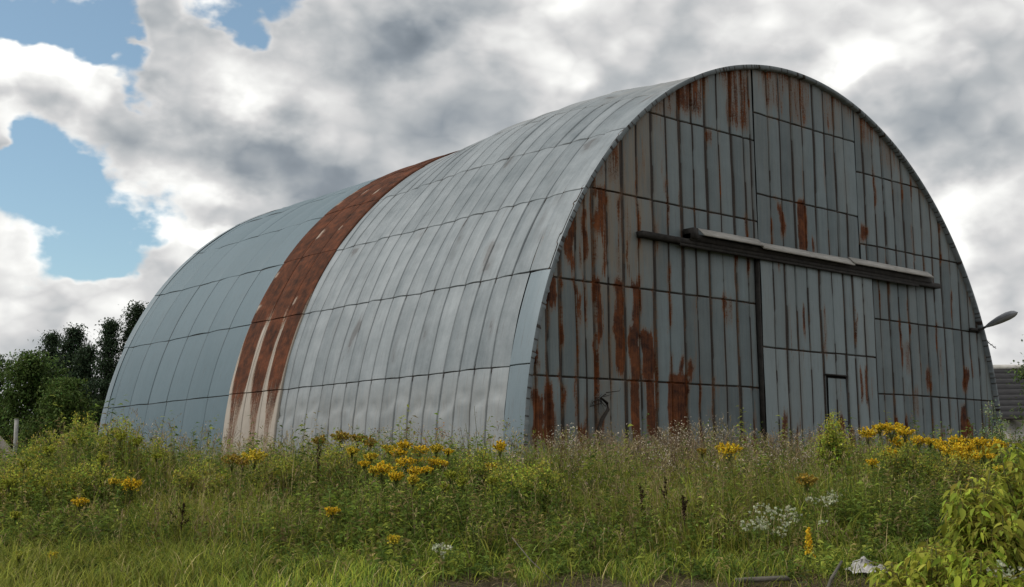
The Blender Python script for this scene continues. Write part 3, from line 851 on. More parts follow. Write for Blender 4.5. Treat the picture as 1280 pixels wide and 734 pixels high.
g = mesh_np('ground', np.stack([X, Y, Z], -1).reshape(-1, 3), [grid_faces(len(ex), len(ey))], m, None, None, True)
tag(g, kind='structure')

# ================================================================== VEGETATION
#SECTION vegetation
DARK, MID, OLIVE, LIME, STRAW, RUSSET = (.036, .058, .012), (.070, .100, .016), (.122, .118, .022), (.142, .162, .024), (.23, .185, .095), (.085, .052, .030)


def scatter(n, d0, d1, p0=-430, p1=1640, power=1.0):
    u = RNG.random(n)
    e = 2.0 - power
    d = (d0 ** e + u * (d1 ** e - d0 ** e)) ** (1 / e)
    s = (RNG.uniform(p0, p1, n) - 640) / FPX * d
    x, y = from_ds(d, s)
    px = 640 + s / d * FPX
    return d, px, x, y


def outside(x, y, m=.12):
    return ~((np.abs(x) < R + m) & (y > -m - .1) & (y < 19.4))


def clump(x, y, f=1.1): return fbm(x * f + 50, y * f + 20, 3)


def pick(cols, w, n):
    i = RNG.choice(len(cols), n, p=np.array(w) / np.sum(w)); return np.array(cols)[i]


# bare strip: the trodden brownish edge at the bottom middle
def bare(px, d): return np.clip(sstep(480, 580, px) * (1 - sstep(860, 960, px)) * (1 - sstep(9.2, 10.1, d + .5 * np.sin(px * .05))) + .9 * sstep(900, 940, px) * (1 - sstep(1080, 1120, px)) * (1 - sstep(9.2, 10.2, d + .3 * np.sin(px * .08))), 0, 1)


# --- short grass
a = Acc()
for (N, d0, d1) in ((40000, 7.2, 10.2), (45000, 9.6, 13.0)):
    d, px, x, y = scatter(N, d0, d1)
    c = clump(x, y, 1.6)
    k = (RNG.random(N) > .93 * bare(px, d)) & outside(x, y) & (RNG.random(N) < .35 + 1.1 * c)
    d, px, x, y, c = d[k], px[k], x[k], y[k], c[k]; n = len(d)
    h = (.07 + .16 * c + .10 * sstep(9.2, 11.5, d)) * RNG.uniform(.5, 1.5, n) * (1 + .35 * (px < 330))
    col = pick([MID, LIME, DARK, OLIVE, STRAW], [3.2, 2.2, 1.4, 1.2, .5], n) * RNG.normal(1, .16, (n, 1)).clip(.5, 1.5)
    yel = (1 - sstep(60, 420, px)) * .5
    col = col * (1.1 + .3 * np.exp(-((px - 480) / 200) ** 2))[:, None] * (.62 + .8 * fbm(x * 1.2 + 5, y * 1.2, 2))[:, None]
    col = col * (1 - yel[:, None]) + yel[:, None] * np.array((.130, .130, .026)) * RNG.normal(1, .15, (n, 1))
    base = np.stack([x, y, gz(x, y) - .01], 1)
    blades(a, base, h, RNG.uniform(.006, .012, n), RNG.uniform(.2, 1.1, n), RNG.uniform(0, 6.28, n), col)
tag(a.build('grass', M['grass']), kind='stuff')

# --- thatch of dead blades on the trodden edge
a = Acc(); N = 14000
d, px, x, y = scatter(N, 7.6, 11.0, 350, 1150)
k = RNG.random(N) < .12 + bare(px, d); x, y = x[k], y[k]; n = len(x)
base = np.stack([x, y, gz(x, y) + RNG.uniform(0, .03, n)], 1)
blades(a, base, RNG.uniform(.02, .07, n), RNG.uniform(.003, .007, n), RNG.uniform(2, 7, n), RNG.uniform(0, 6.28, n), pick([STRAW, RUSSET, (.12, .095, .06), OLIVE], [1.2, 1.3, 2, .8], n) * RNG.normal(.8, .2, (n, 1)).clip(.3, 1.3), curl=.3)
tag(a.build('dead_grass', M['grass']), kind='stuff')


def hmax(d, px):
    """height of the meadow, by distance from the road and by patch"""
    h = np.interp(d, [9.0, 9.6, 10.2, 11.0, 12.2, 13.5, 15, 18, 24, 60], [.12, .20, .36, .54, .74, .86, .90, .80, .74, .70])
    h = h * (1 - (1 - sstep(150, 420, px)) * .05 * (1 - sstep(10.5, 12.5, d)))
    dip = np.interp(px, [-100, 40, 110, 190, 260, 340, 410, 470, 540, 620, 690, 780, 880, 980, 1060, 1120, 1200, 1300, 1400],
                    [.88, .92, 1.06, .98, .84, .84, .95, 1.02, .98, .92, .84, .88, .95, .93, .95, .92, .86, .9, .9])
    x, y = from_ds(d, (px - 640) / FPX * d)
    return h * dip * (.66 + .70 * fbm(x * 1.0 + 3, y * 1.0, 2))


# --- tall grass
a = Acc(); heads = Acc()
for (N, d0, d1, wmul) in ((55000, 10.2, 14.5, 1), (55000, 13.5, 20, 1.25), (46000, 19, 48, 2.2)):
    d, px, x, y = scatter(N, d0, d1)
    c = clump(x, y, .8); pt = .55 + .95 * fbm(x * 1.7 + 9, y * 1.7, 2)
    gp = .40 + .5 * np.exp(-((px - 830) / 150) ** 2) + .28 * np.exp(-((px - 270) / 110) ** 2) + .25 * np.exp(-((px - 1080) / 70) ** 2)
    k = outside(x, y) & (RNG.random(N) < gp * (.25 + 1.3 * c)); d, px, x, y, c = d[k], px[k], x[k], y[k], c[k]; n = len(d); pt = pt[k]
    h = hmax(d, px) * RNG.uniform(.45, 1.12, n) * (.6 + .7 * c)
    oli = np.exp(-((px - 850) / 170) ** 2) * .8 + .6 * np.exp(-((px - 270) / 150) ** 2) + .30
    mixv = (RNG.random(n) < oli * .75)
    col = np.where(mixv[:, None], pick([OLIVE, STRAW, LIME, RUSSET], [4.2, .9, 1.8, .5], n), pick([MID, DARK, LIME], [3, 2, 1], n)) * RNG.normal(1, .17, (n, 1)).clip(.5, 1.6) * pt[:, None]
    base = np.stack([x, y, gz(x, y) - .02], 1)
    az = RNG.normal(YAW * 0 + 2.4, 1.6, n)
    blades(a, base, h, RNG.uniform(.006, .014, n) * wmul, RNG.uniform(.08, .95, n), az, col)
    # seeding culms
    kk = RNG.random(n) < .05 + .05 * oli; m_ = kk.sum()
    b2 = base[kk]; hh = hmax(d[kk], px[kk]) * RNG.uniform(.85, 1.22, m_); az2 = RNG.uniform(0, 6.28, m_); ln = RNG.uniform(.02, .2, m_)
    cs = pick([STRAW, OLIVE, (.17, .12, .075)], [1.5, 1, 1], m_) * RNG.normal(.9, .15, (m_, 1)).clip(.5, 1.4)
    blades(heads, b2, hh, np.full(m_, .004) * wmul, ln, az2, cs, curl=.6)
    tipp = b2 + np.stack([np.cos(az2) * hh * ln, np.sin(az2) * hh * ln, hh * .95], 1)
    for q in range(5):
        leaves(heads, tipp - np.stack([np.cos(az2) * .02 * q, np.sin(az2) * .02 * q, .018 * q + 0 * hh], 1), np.stack([RNG.normal(0, .5, m_), RNG.normal(0, .5, m_), np.ones(m_)], 1),
               RNG.uniform(.03, .06, m_) * wmul, RNG.uniform(.005, .010, m_) * wmul, cs, .1)
for (N, d0, d1) in ((7000, 10.0, 14.5), (4800, 13.5, 19)):
    d, px, x, y = scatter(N, d0, d1)
    k = outside(x, y) & (fbm(x * 1.4 + 30, y * 1.4 + 3, 2) > .50); d, px, x, y = d[k], px[k], x[k], y[k]; n = len(d)
    h = hmax(d, px) * RNG.uniform(.6, 1.15, n)
    tone = (.65 + .9 * fbm(x * 1.1 + 11, y * 1.1, 2))[:, None]
    col = pick([LIME, (.10, .13, .03), OLIVE, MID, STRAW], [2, 2.5, 1.5, 2, .5], n) * RNG.normal(1, .18, (n, 1)).clip(.5, 1.6) * tone
    blades(a, np.stack([x, y, gz(x, y) - .02], 1), h, RNG.uniform(.010, .020, n), RNG.uniform(.5, 1.5, n), fbm(x * .8, y * .8, 2) * 12 + RNG.normal(0, .8, n), col)
N = 900; d, px, x, y = scatter(N, 9.8, 17)
k = outside(x, y); d, px, x, y = d[k], px[k], x[k], y[k]; n = len(d)
blades(a, np.stack([x, y, gz(x, y)], 1), hmax(d, px) * RNG.uniform(.7, 1.2, n) + .1, RNG.uniform(.004, .008, n), RNG.uniform(.3, 1.5, n), RNG.uniform(0, 6.28, n), pick([STRAW, (.20, .15, .09), (.12, .08, .045)], [2, 1.5, 1], n), curl=.7)
tag(a.build('tall_grass', M['grass']), kind='stuff')
tag(heads.build('seeding_grass', M['grass']), kind='stuff')

# --- leafy undergrowth (goldenrod not in flower, mugwort, tansy, nettle ...)
a = Acc()
for (N, d0, d1, nl, big) in ((3400, 9.5, 11.5, 20, .9), (6900, 10.4, 14.2, 24, 1.0), (5500, 13.2, 18.5, 24, 1.2), (3700, 18, 46, 13, 2.0), (820, 12.6, 16.5, 30, 1.3)):
    d, px, x, y = scatter(N, d0, d1)
    c = clump(x, y, .7)
    gp = .45 + .55 * np.exp(-((px - 520) / 150) ** 2) + .35 * np.exp(-((px - 80) / 120) ** 2) + .35 * np.exp(-((px - 1150) / 130) ** 2) - .18 * np.exp(-((px - 840) / 90) ** 2)
    k = outside(x, y) & (RNG.random(N) < gp * (.2 + 1.4 * (1 - c))); d, px, x, y = d[k], px[k], x[k], y[k]; n = len(d)
    h = hmax(d, px) * (RNG.uniform(.55, 1.08, n) if nl != 30 else RNG.uniform(1.0, 1.42, n))
    base = np.stack([x, y, gz(x, y) - .02], 1)
    ld = np.stack([RNG.normal(0, .13, n), RNG.normal(0, .13, n), np.ones(n)], 1)
    hue = pick([DARK, (.054, .080, .015), (.080, .108, .018), (.118, .134, .024), (.085, .068, .028), (.15, .12, .05)], [2.2, 3, 2, 1.6, .6, .5], n) * RNG.normal(1, .15, (n, 1)).clip(.6, 1.5) * (.6 + 1.0 * fbm(x * 1.3, y * 1.3 + 7, 2))[:, None]
    stemc = pick([(.06, .065, .02), (.08, .055, .03), (.045, .05, .02)], [1, 1, 1], n)
    blades(a, base, h, np.full(n, .007) * big, np.hypot(ld[:, 0], ld[:, 1]), np.arctan2(ld[:, 1], ld[:, 0]), stemc, curl=.1)
    for q in range(nl):
        t = (q + RNG.uniform(.2, 1, n)) / nl
        t = .12 + .88 * t
        pos = base + ld * (h * t)[:, None] * np.array([1, 1, .985])
        an = RNG.uniform(0, 6.28, n)
        dv = np.stack([np.cos(an), np.sin(an), RNG.uniform(-.25, .75, n)], 1)
        L = RNG.uniform(.06, .125, n) * (1.15 - .55 * t) * big ** .6
        leaves(a, pos, dv, L, L * RNG.uniform(.20, .42, n), hue * RNG.normal(1, .14, (n, 1)).clip(.6, 1.5), .25)
tag(a.build('undergrowth', M['leaf']), kind='stuff')

# --- faded pinkish seed fluff along the top of the meadow before the front wall
a = Acc()
for (N, d0, d1, p0, p1) in ((420, 13.5, 17, 670, 850), (420, 13.5, 18, 830, 1090), (120, 12.5, 15, 690, 1060), (110, 13.5, 18, 180, 420), (80, 13.5, 17, 480, 660)):
    d, px, x, y = scatter(N, d0, d1, p0, p1)
    k = outside(x, y) & (fbm(x * 1.5 + 70, y * 1.5, 2) > .47); d, px, x, y = d[k], px[k], x[k], y[k]; n = len(d)
    h = hmax(d, px) * RNG.uniform(.8, 1.26, n)
    base = np.stack([x, y, gz(x, y) - .02], 1); az = RNG.uniform(0, 6.28, n); ln = RNG.uniform(.02, .3, n)
    blades(a, base, h, np.full(n, .006), ln, az, jcol((.10, .07, .045), n), curl=.5)
    tip = base + np.stack([np.cos(az) * h * ln, np.sin(az) * h * ln, h * .93], 1)
    fc = pick([(.28, .23, .165), (.20, .155, .10), (.42, .37, .30), (.12, .09, .05)], [2, 2, 1.5, 1], n)
    for q in range(15):
        flecks(a, tip + RNG.normal(0, .055, (n, 3)) * [1, 1, .75], RNG.uniform(.005, .013, n), fc * RNG.normal(1, .2, (n, 1)).clip(.5, 1.6))
    for q in range(6):
        t2 = tip + RNG.normal(0, .05, (n, 3))
        leaves(a, tip - [0, 0, .10], t2 - tip + [0, 0, .10], np.linalg.norm(t2 - tip + [0, 0, .1], axis=1), np.full(n, .004), jcol((.10, .07, .045), n), 0)
tag(a.build('faded_weeds', M['flower']), kind='stuff')


# ------------------------------------------------------------------ flowering plants as individuals
def plant_root(name, px, d, label, cat, group=None):
    x, y = from_ds(d, (px - 640) / FPX * d); z = float(gz(x, y)) - .02
    return empty(name, (x, y, z), label, cat, group), np.array([x, y, z])


def leafy_stem(acc_s, acc_l, base, top, hue, nl=26, L0=.085, wid=.2, sr=.005, stemc=(.07, .07, .025), tstart=.1, bow=.04):
    base = np.asarray(base, float); top = np.asarray(top, float)
    ts = np.linspace(0, 1, 6); off = RNG.normal(0, bow, 3) * [1, 1, .2]
    pts = base + (top - base) * ts[:, None] + off * np.sin(ts * math.pi)[:, None]
    acc_s.tube(pts, np.linspace(sr, sr * .45, 6), 5, stemc)
    t = RNG.uniform(tstart, 1, nl); pos = np.stack([np.interp(t, ts, pts[:, i]) for i in range(3)], 1)
    an = np.arange(nl) * 2.4 + RNG.uniform(0, 6)
    dv = np.stack([np.cos(an), np.sin(an), RNG.uniform(-.2, .7, nl)], 1)
    L = RNG.uniform(.6, 1.15, nl) * L0 * (1.1 - .5 * t)
    leaves(acc_l, pos, dv, L, L * wid, jcol(hue, nl), .3)
    return pts


def clear_depth(px, py, d, need=1.02):
    """nearest-to-d spot where a plant of that top height stands clear of the weeds in front"""
    for q in np.arange(d, 8.6, -.1):
        x, y = from_ds(q, (px - 640) / FPX * q)
        if at(px, py, q)[2] - float(gz(x, y)) > need * float(hmax(np.array([q]), np.array([px]))[0]): return float(q)
    return 8.7


YEL, YEL2, FADE, LIMEY = (.66, .47, .035), (.60, .48, .055), (.36, .26, .05), (.34, .36, .05)


def goldenrod(px, py, d, size, tint, label, group, n_head=1, spike=False):
    d = clear_depth(px, py + size * .3, d)
    rt, o = plant_root('goldenrod', px, d, label, 'wildflower', group)
    S = Acc(); L = Acc(); Fl = Acc()
    asp = RNG.uniform(.75, 1.7)
    c = at(px, py, d) - o; r = size * d / FPX * .5 * (.92 if group == G1 else .94)
    bs = np.array([RNG.normal(0, .05), RNG.normal(0, .05), 0])
    pts = leafy_stem(S, L, bs, c - [0, 0, r * .7], (.05, .075, .018) if tint is not LIMEY else (.10, .125, .024), 34, .09, .2)
    tp = pts[-1]
    if spike: plumes = [(tp, np.array([.02, 0, 1.]), r * 3.0, r * .62)]
    else:
        plumes = []
        for k in range(5 + 3 * n_head):
            an = k * 2.4 + RNG.uniform(0, .9); q = math.sqrt((k + .4) / (5 + 3 * n_head)) * r * (.85 + .25 * n_head)
            e = np.array([math.cos(an) * q, math.sin(an) * q, r * asp * (.95 - .72 * (q / (r * 1.35)) ** 1.3) * RNG.uniform(.65, 1.15)])
            st = tp + np.array([e[0] * .35, e[1] * .35, -r * .2])
            S.tube([tp - [0, 0, r * .9 + .04], st, st + (e - [e[0] * .35, e[1] * .35, -r * .2]) * .6], .003, 4, (.08, .09, .03), False)
            dr_ = np.array([e[0] * .65, e[1] * .65, e[2] * .75 + r * .2])
            plumes.append((st, dr_, np.linalg.norm(dr_) * 1.05, r * .42))
    for st, ax, ln, wd in plumes:
        ax = ax / np.linalg.norm(ax); n = int(70 + 620 * r) if not spike else 420
        t = RNG.random(n) ** .8; an = RNG.uniform(0, 6.28, n); rr = wd * (1.08 - t) ** .6 * np.abs(RNG.normal(0, .55, n)).clip(0, 1.3)
        u1 = nrm(np.cross(ax, [.3, .9, .1])[None])[0]; u2 = np.cross(ax, u1)
        pp = st + ax * (t * ln)[:, None] + u1 * (np.cos(an) * rr)[:, None] + u2 * (np.sin(an) * rr)[:, None] - np.array([0, 0, 1.]) * (rr ** 2 / max(wd, .01) * .5)[:, None]
        flecks(Fl, pp, RNG.uniform(.006, .012, n) * (1 + .2 * (d > 14)), np.where(RNG.random((n, 1)) < .13, jcol((.16, .17, .04), n), jcol(tint, n, .25, .07)))
    S.build('stem', M['leaf'], rt); L.build('foliage', M['leaf'], rt); Fl.build('blossom', M['flower'], rt)
    return rt


G1 = 'goldenrods in the yellow clump before the silver roof flank'
G1L = 'yellow goldenrod in the clump of weeds before the silver flank of the roof'
G2 = 'goldenrods along the right foot of the front wall'
G2L = 'bright yellow goldenrod among the row at the right foot of the front wall'
G3 = 'goldenrods before the rust band'
G3L = 'faded goldenrod below the rusty roof band among tall grass'
G4 = 'fading goldenrods between the rust band and the yellow clump'
G4L = 'fading brownish goldenrod standing between the rusty band and the yellow clump'
GR = [(165, 598, 12.6, 23, YEL, 'large bright goldenrod head alone in the left meadow, brightest there', None, 2),
      (143, 597, 12.9, 15, YEL2, 'small pale goldenrod close beside the bright left one', None, 1),
      (100, 622, 12.0, 17, YEL, 'goldenrod leaning low at the left below the green bushy weeds', None, 2),
      (66, 690, 10.2, 13, YEL2, 'tiny goldenrod low in the short grass at lower left', None, 1),
      (415, 632, 12.0, 19, YEL, 'single goldenrod lower left of the yellow clump, in dark green weeds', None, 2),
      (492, 668, 11.0, 19, YEL2, 'lowest goldenrod head under the yellow clump, by the short grass', None, 1),
      (909, 553, 13.0, 30, YEL, 'single large round goldenrod head before the rubble heap', None, 2),
      (878, 560, 13.8, 14, FADE, 'dull goldenrod just left of the large round one', None, 1),
      (1011, 684, 8.9, 22, YEL, 'upright goldenrod spike in the foreground beside the white flowers', None, 1),
      (625, 554, 13.5, 19, YEL, 'bright orange-yellow goldenrod before the pale blue trim of the roof', None, 1),
      (614, 578, 13.2, 15, YEL2, 'goldenrod just below the bright one at the pale blue trim', None, 1),
      (615, 597, 12.6, 14, LIMEY, 'greenish half open goldenrod below the pale blue trim', None, 1),
      (1008, 592, 12.6, 26, FADE, 'brownish fading goldenrod in the olive grass above the white flowers', None, 2),
      (290, 566, 15, 26, FADE, G3L, G3, 2), (318, 562, 15.4, 28, YEL2, G3L, G3, 2), (304, 571, 14.7, 20, FADE, G3L, G3, 1),
      (400, 545, 14.5, 22, FADE, G4L, G4, 1), (426, 539, 14.8, 22, FADE, G4L, G4, 2), (447, 541, 14.6, 20, FADE, G4L, G4, 2), (462, 549, 14.2, 20, FADE, G4L, G4, 1)]
for q in ((478, 577, 30), (495, 590, 18), (440, 560, 14), (455, 575, 13), (552, 575, 15), (516, 596, 14), (487, 554, 20), (505, 551, 18), (507, 570, 24), (523, 556, 22), (528, 570, 22), (541, 570, 24), (518, 584, 18), (545, 556, 16), (463, 566, 16), (466, 585, 12), (560, 560, 12), (497, 560, 20), (533, 583, 14)):
    GR.append((q[0], q[1], float(RNG.uniform(13.0, 14.2)), q[2], YEL if RNG.random() < .7 else YEL2, G1L, G1, 2))
for q in ((563, 590, 16), (578, 598, 16), (528, 604, 14), (556, 606, 12)):
    GR.append((q[0], q[1], 12.8, q[2], LIMEY, 'greenish goldenrod just opening at the lower right of the yellow clump', 'greenish goldenrods under the yellow clump', 1))
for q in ((1130, 534, 20), (1175, 550, 18), (1222, 546, 20), (1196, 544, 22), (1113, 526, 28), (1084, 535, 22), (1099, 528, 18), (1122, 545, 22), (1113, 560, 20), (1090, 573, 14), (1148, 545, 18), (1162, 546, 16), (1188, 552, 32), (1205, 550, 30), (1213, 561, 28), (1243, 549, 26), (1228, 557, 22), (1198, 563, 22), (1238, 566, 14)):
    GR.append((q[0], q[1], float(RNG.uniform(12.6, 13.8)), q[2], YEL, G2L, G2, 2))
for q in ((62, 556, 18), (30, 575, 16), (92, 546, 15), (150, 541, 18), (172, 548, 14), (12, 598, 18), (56, 600, 15), (128, 568, 16), (20, 640, 14), (24, 688, 16), (196, 566, 13)):
    GR.append((q[0], q[1], float(RNG.uniform(12.4, 13.6)) if q[1] < 610 else 10.4, q[2], LIMEY, 'greenish yellow goldenrod not yet open among the bushy weeds at the left', 'unopened goldenrods at the left', 1))
GR += [(1248, 582, 10.5, 14, YEL2, 'small goldenrod peeping out above the yellow-green bush at the right', None, 1)]
for (px, py, d, s, t, lab, grp, nh) in GR:
    goldenrod(px, py, d, s, t, lab, grp, nh, spike=(px == 1011))


def bushy(name, px, top, d, wpx, nst, hue, label, cat='weed', group=None, tipc=None, L0=.075, wid=.2, sr=.005, topflat=.35, nl=30):
    rt, o = plant_root(name, px, d, label, cat, group)
    S = Acc(); L = Acc()
    w = wpx * d / FPX * .5
    for k in range(nst):
        an = RNG.uniform(0, 6.28); r = w * math.sqrt(RNG.random())
        tp = at(px, top, d) - o; H = tp[2] * (1 - topflat * (r / w) ** 2) * RNG.uniform(.72, 1.05)
        bs = np.array([math.cos(an) * r * .45, math.sin(an) * r * .45, 0]); te = np.array([math.cos(an) * r, math.sin(an) * r, H])
        bs[2] = float(gz(o[0] + bs[0], o[1] + bs[1])) - o[2] - .02
        pts = leafy_stem(S, L, bs, te, hue, nl, L0, wid, sr)
        if tipc is not None:
            n = 26; p = pts[-1] + RNG.normal(0, .035, (n, 3)) - [0, 0, .02]
            flecks(L, p, RNG.uniform(.006, .014, n), jcol(tipc, n))
    S.build('stem', M['leaf'], rt); L.build('foliage', M['leaf'], rt)
    return rt


BG = [(34, 562, 14.5, 66, 50, (.10, .112, .024), 'olive bushy weed at the far left before the sand heap'),
      (70, 540, 15.4, 70, 70, (.130, .140, .022), 'yellow-green bushy weed between the sand heap and the roof corner'),
      (108, 520, 15.0, 60, 70, (.098, .122, .022), 'tall bushy weed covering the far left corner of the hangar'),
      (152, 526, 14.2, 54, 76, (.165, .175, .024), 'bright yellow-green bushy weed before the blue sheets at the left corner'),
      (192, 545, 14.2, 40, 36, (.110, .126, .024), 'smaller green bushy weed right of the bright one before the blue sheets'),
      (44, 580, 12.8, 110, 96, (.140, .148, .022), 'broad feathery yellow-green weed low at the left edge'),
      (122, 576, 12.7, 90, 80, (.098, .118, .022), 'dense mid-green weed under the tall ones at the left'),
      (255, 572, 13.2, 70, 40, (.125, .118, .030), 'olive straw-coloured weed mass before the rust band'),
      (350, 568, 13.4, 80, 50, (.105, .112, .026), 'loose olive green weed mass right of the rust band'),
      (520, 562, 12.8, 100, 90, (.075, .100, .020), 'dense green weed mass carrying the yellow clump before the silver flank'),
      (430, 554, 13.4, 70, 60, (.105, .098, .028), 'olive brown weed mass left of the yellow clump'),
      (598, 562, 12.9, 60, 44, (.085, .110, .022), 'green weed mass at the right end of the yellow clump'),
      (655, 574, 12.4, 90, 70, (.090, .125, .022), 'fresh green weed mass right of the pale blue trim'),
      (1120, 556, 13.0, 90, 60, (.088, .112, .022), 'green weed mass under the yellow row at the right foot of the front wall'),
      (1190, 572, 12.4, 70, 50, (.095, .085, .030), 'brownish weed mass below the largest yellow heads at the right'),
      (1040, 522, 13.6, 44, 56, (.150, .190, .026), 'fresh light green bushy weed before the wicket door')]
for q in BG: bushy('bushy_weed', q[0], q[1], q[2], q[3], q[4], q[5], q[6], tipc=(.21, .21, .035) if q[5][0] > .084 else None, L0=.125, wid=.22, nl=46, topflat=.25, group='bushy weeds')
bushy('tall_weed', 1236, 503, 14.6, 40, 34, (.055, .085, .022), 'tall green leafy weed with a pale tip before the right corner of the front wall', L0=.12, wid=.3, tipc=(.16, .19, .10))
bushy('shrub', 1258, 540, 17, 50, 70, (.040, .062, .016), 'dark green shrub below the pale house wall at the right', 'shrub', L0=.12, wid=.4)
ST = [(585, 497, 14.0, 26, 7, (.06, .07, .03), 'tall wispy mugwort rising before the silver flank near the pale blue trim'),
      (535, 522, 14.3, 46, 12, (.13, .085, .035), 'brown seeding weed above the yellow clump, before the silver flank'),
      (640, 548, 14.2, 18, 6, (.07, .085, .035), 'slender weed with whitish seed at the foot of the pale blue trim'),
      (205, 522, 14.8, 14, 4, (.035, .045, .02), 'dark thin weed stalk before the blue sheets, left one of the pair'),
      (243, 528, 15.0, 16, 4, (.04, .055, .02), 'dark leafy weed stalk before the blue sheets near the rust band'),
      (225, 538, 14.6, 22, 6, (.04, .058, .02), 'low dark weed between the two thin stalks before the blue sheets'),
      (330, 541, 14.8, 20, 4, (.05, .06, .025), 'thin weed stalk in front of the rust streaks at the foot of the roof band'),
      (715, 536, 15.0, 30, 9, (.20, .15, .11), 'pale seeding weed before the left rust patches of the front wall')]
for q in ST:
    rt = bushy('weed_stalk', q[0], q[1], q[2], q[3], q[4], q[5], q[6], L0=.05, wid=.12, sr=.0045, topflat=.3, nl=34, tipc=(.33, .29, .24) if q[0] in (640, 715) else ((.16, .10, .04) if q[0] == 535 else None))

# dark dead dock stems
for i, (px, py, d, lab) in enumerate(((800, 605, 12.2, 'dark dead dock stem, left one of three in the olive grass'), (831, 598, 12.3, 'tallest dark dead dock stem in the olive grass'),
                                      (853, 620, 12.0, 'short dark dead dock stem right of the tallest one'), (398, 552, 13.8, 'dark brown dead stalk left of the yellow clump'),
                                      (230, 628, 12.0, 'dark dead stalk in the middle of the left meadow'))):
    d = clear_depth(px, py + 8, d)
    rt, o = plant_root('dead_stalk', px, d, lab, 'dead plant', 'dark dead stalks')
    tp = at(px, py, d) - o; S = Acc(); Hd = Acc()
    S.tube(np.array([[0, 0, 0], tp * .5 + RNG.normal(0, .015, 3), tp]), [.006, .005, .003], 5, (.028, .018, .012))
    for k in range(5):
        q0 = tp * RNG.uniform(.55, .85); q1 = q0 + [RNG.normal(0, .035), RNG.normal(0, .035), RNG.uniform(.06, .12)]
        S.tube([q0, q1], .0025, 4, (.028, .018, .012)); n = 26
        t = RNG.random((n, 1)); flecks(Hd, q0 * (1 - t) + q1 * t + RNG.normal(0, .006, (n, 3)), RNG.uniform(.006, .011, n), jcol((.035, .020, .012), n))
    n = 80; t = RNG.uniform(.6, 1, (n, 1)); flecks(Hd, tp * t + RNG.normal(0, .008, (n, 3)), RNG.uniform(.006, .012, n), jcol((.035, .020, .012), n))
    S.build('stem', M['leaf'], rt); Hd.build('seed_head', M['flower'], rt)

# white flowering plant
for (px, py, d, w, nst, lab) in ((985, 650, 11.2, 66, 20, 'white flowering plant with many tiny blooms in the green grass'), (945, 655, 11.1, 26, 8, 'few small white blooms just left of the white flowering plant'),
                                 (1030, 625, 12.0, 34, 9, 'sparse white blooms in the grass above right of the white flowering plant'), (550, 686, 10.2, 26, 5, 'pair of tiny white blooms in the short grass below the yellow clump'),
                                 (1262, 718, 6.0, 26, 4, 'few white blooms at the lower right under the yellow-green bush')):
    d = clear_depth(px, py + 4, d, 1.0) if d > 7 else d
    rt, o = plant_root('white_flower', px, d, lab, 'wildflower', 'white flowers'); S = Acc(); L = Acc(); Fl = Acc()
    for k in range(nst):
        tp = at(px + RNG.normal(0, w * .28), py + RNG.normal(0, w * .14), d + RNG.normal(0, .12)) - o
        leafy_stem(S, L, np.array([tp[0] * .4, tp[1] * .4, 0]), tp, (.06, .085, .022), 14, .05, .14, .003)
        for q in range(5):
            c = tp + RNG.normal(0, .03, 3) * [1, 1, .5]
            n = 7; flecks(Fl, c + RNG.normal(0, .006, (n, 3)), RNG.uniform(.006, .012, n), jcol((.42, .44, .31), n, .15, .05))
    S.build('stem', M['leaf'], rt); L.build('foliage', M['leaf'], rt); Fl.build('blossom', M['flower'], rt)


# ------------------------------------------------------------------ box elder bushes close to the road
def elder(px, top, d, wpx, nst, label, nodes=32, hue=(.185, .205, .030)):
    rt, o = plant_root('box_elder_bush', px, d, label, 'bush', 'yellow-green bushes at the lower right')
    S = Acc(); L = Acc(); w = wpx * d / FPX * .5; H0 = (at(px, top, d) - o)[2]
    for k in range(nst):
        an = RNG.uniform(0, 6.28); r = w * math.sqrt(RNG.random()) * .92
        H = H0 * (1 - .5 * (r / w) ** 2) * RNG.uniform(.6, 1.03)
        te = np.array([math.cos(an) * r, math.sin(an) * r, H]); ts = np.linspace(0, 1, 8)
        pts = np.stack([te[0] * ts ** 1.5, te[1] * ts ** 1.5, te[2] * ts], 1) + RNG.normal(0, .01, (8, 3))
        S.tube(pts, np.linspace(.010, .003, 8), 6, (.075, .080, .030))
        for q in range(nodes):
            t = .25 + .75 * (q + RNG.random()) / nodes
            p0 = np.array([np.interp(t, ts, pts[:, i]) for i in range(3)])
            a0 = RNG.uniform(0, 6.28)
            for side in (0, 1):
                az = a0 + side * math.pi + RNG.normal(0, .4)
                rl = RNG.uniform(.09, .17) * (1.1 - .3 * t)
                s_ = np.linspace(0, 1, 5)
                out_ = np.array([math.cos(az), math.sin(az), 0])
                rc = p0 + out_ * (rl * s_)[:, None] + np.array([0, 0, 1.]) * (rl * (.75 * s_ - .85 * s_ ** 2))[:, None]
                S.tube(rc, .0016, 3, (.14, .11, .03), False)
                young = sstep(.5, 1, t) * .6 + .35 * sstep(.3, 1, te[2] * t / max(H0, .1))
                base_c = np.array((.065, .095, .014)) * (1 - young) + np.array(hue) * young
                lat = np.array([-out_[1], out_[0], 0])
                pos = [rc[4], rc[3], rc[3], rc[2], rc[2]]
                dirs = [out_ * .7 + [0, 0, -.75], lat * .8 + out_ * .4 + [0, 0, -.45], -lat * .8 + out_ * .4 + [0, 0, -.45], lat + out_ * .2 + [0, 0, -.35], -lat + out_ * .2 + [0, 0, -.35]]
                m_ = 5 if rl > .11 else 3
                LL = RNG.uniform(.028, .066, m_) * np.array([1.15, 1, 1, .85, .85])[:m_]
                leaflets(L, np.array(pos[:m_]), np.array(dirs[:m_]) + RNG.normal(0, .28, (m_, 3)), LL, LL * RNG.uniform(.30, .52, m_), np.tile(base_c, (m_, 1)) * RNG.normal(1, .24, (m_, 1)).clip(.5, 1.6) * RNG.normal(1, .08, (m_, 3)))
    S.build('stem', M['leaf'], rt, True); L.build('foliage', M['leaf'], rt)
    return rt


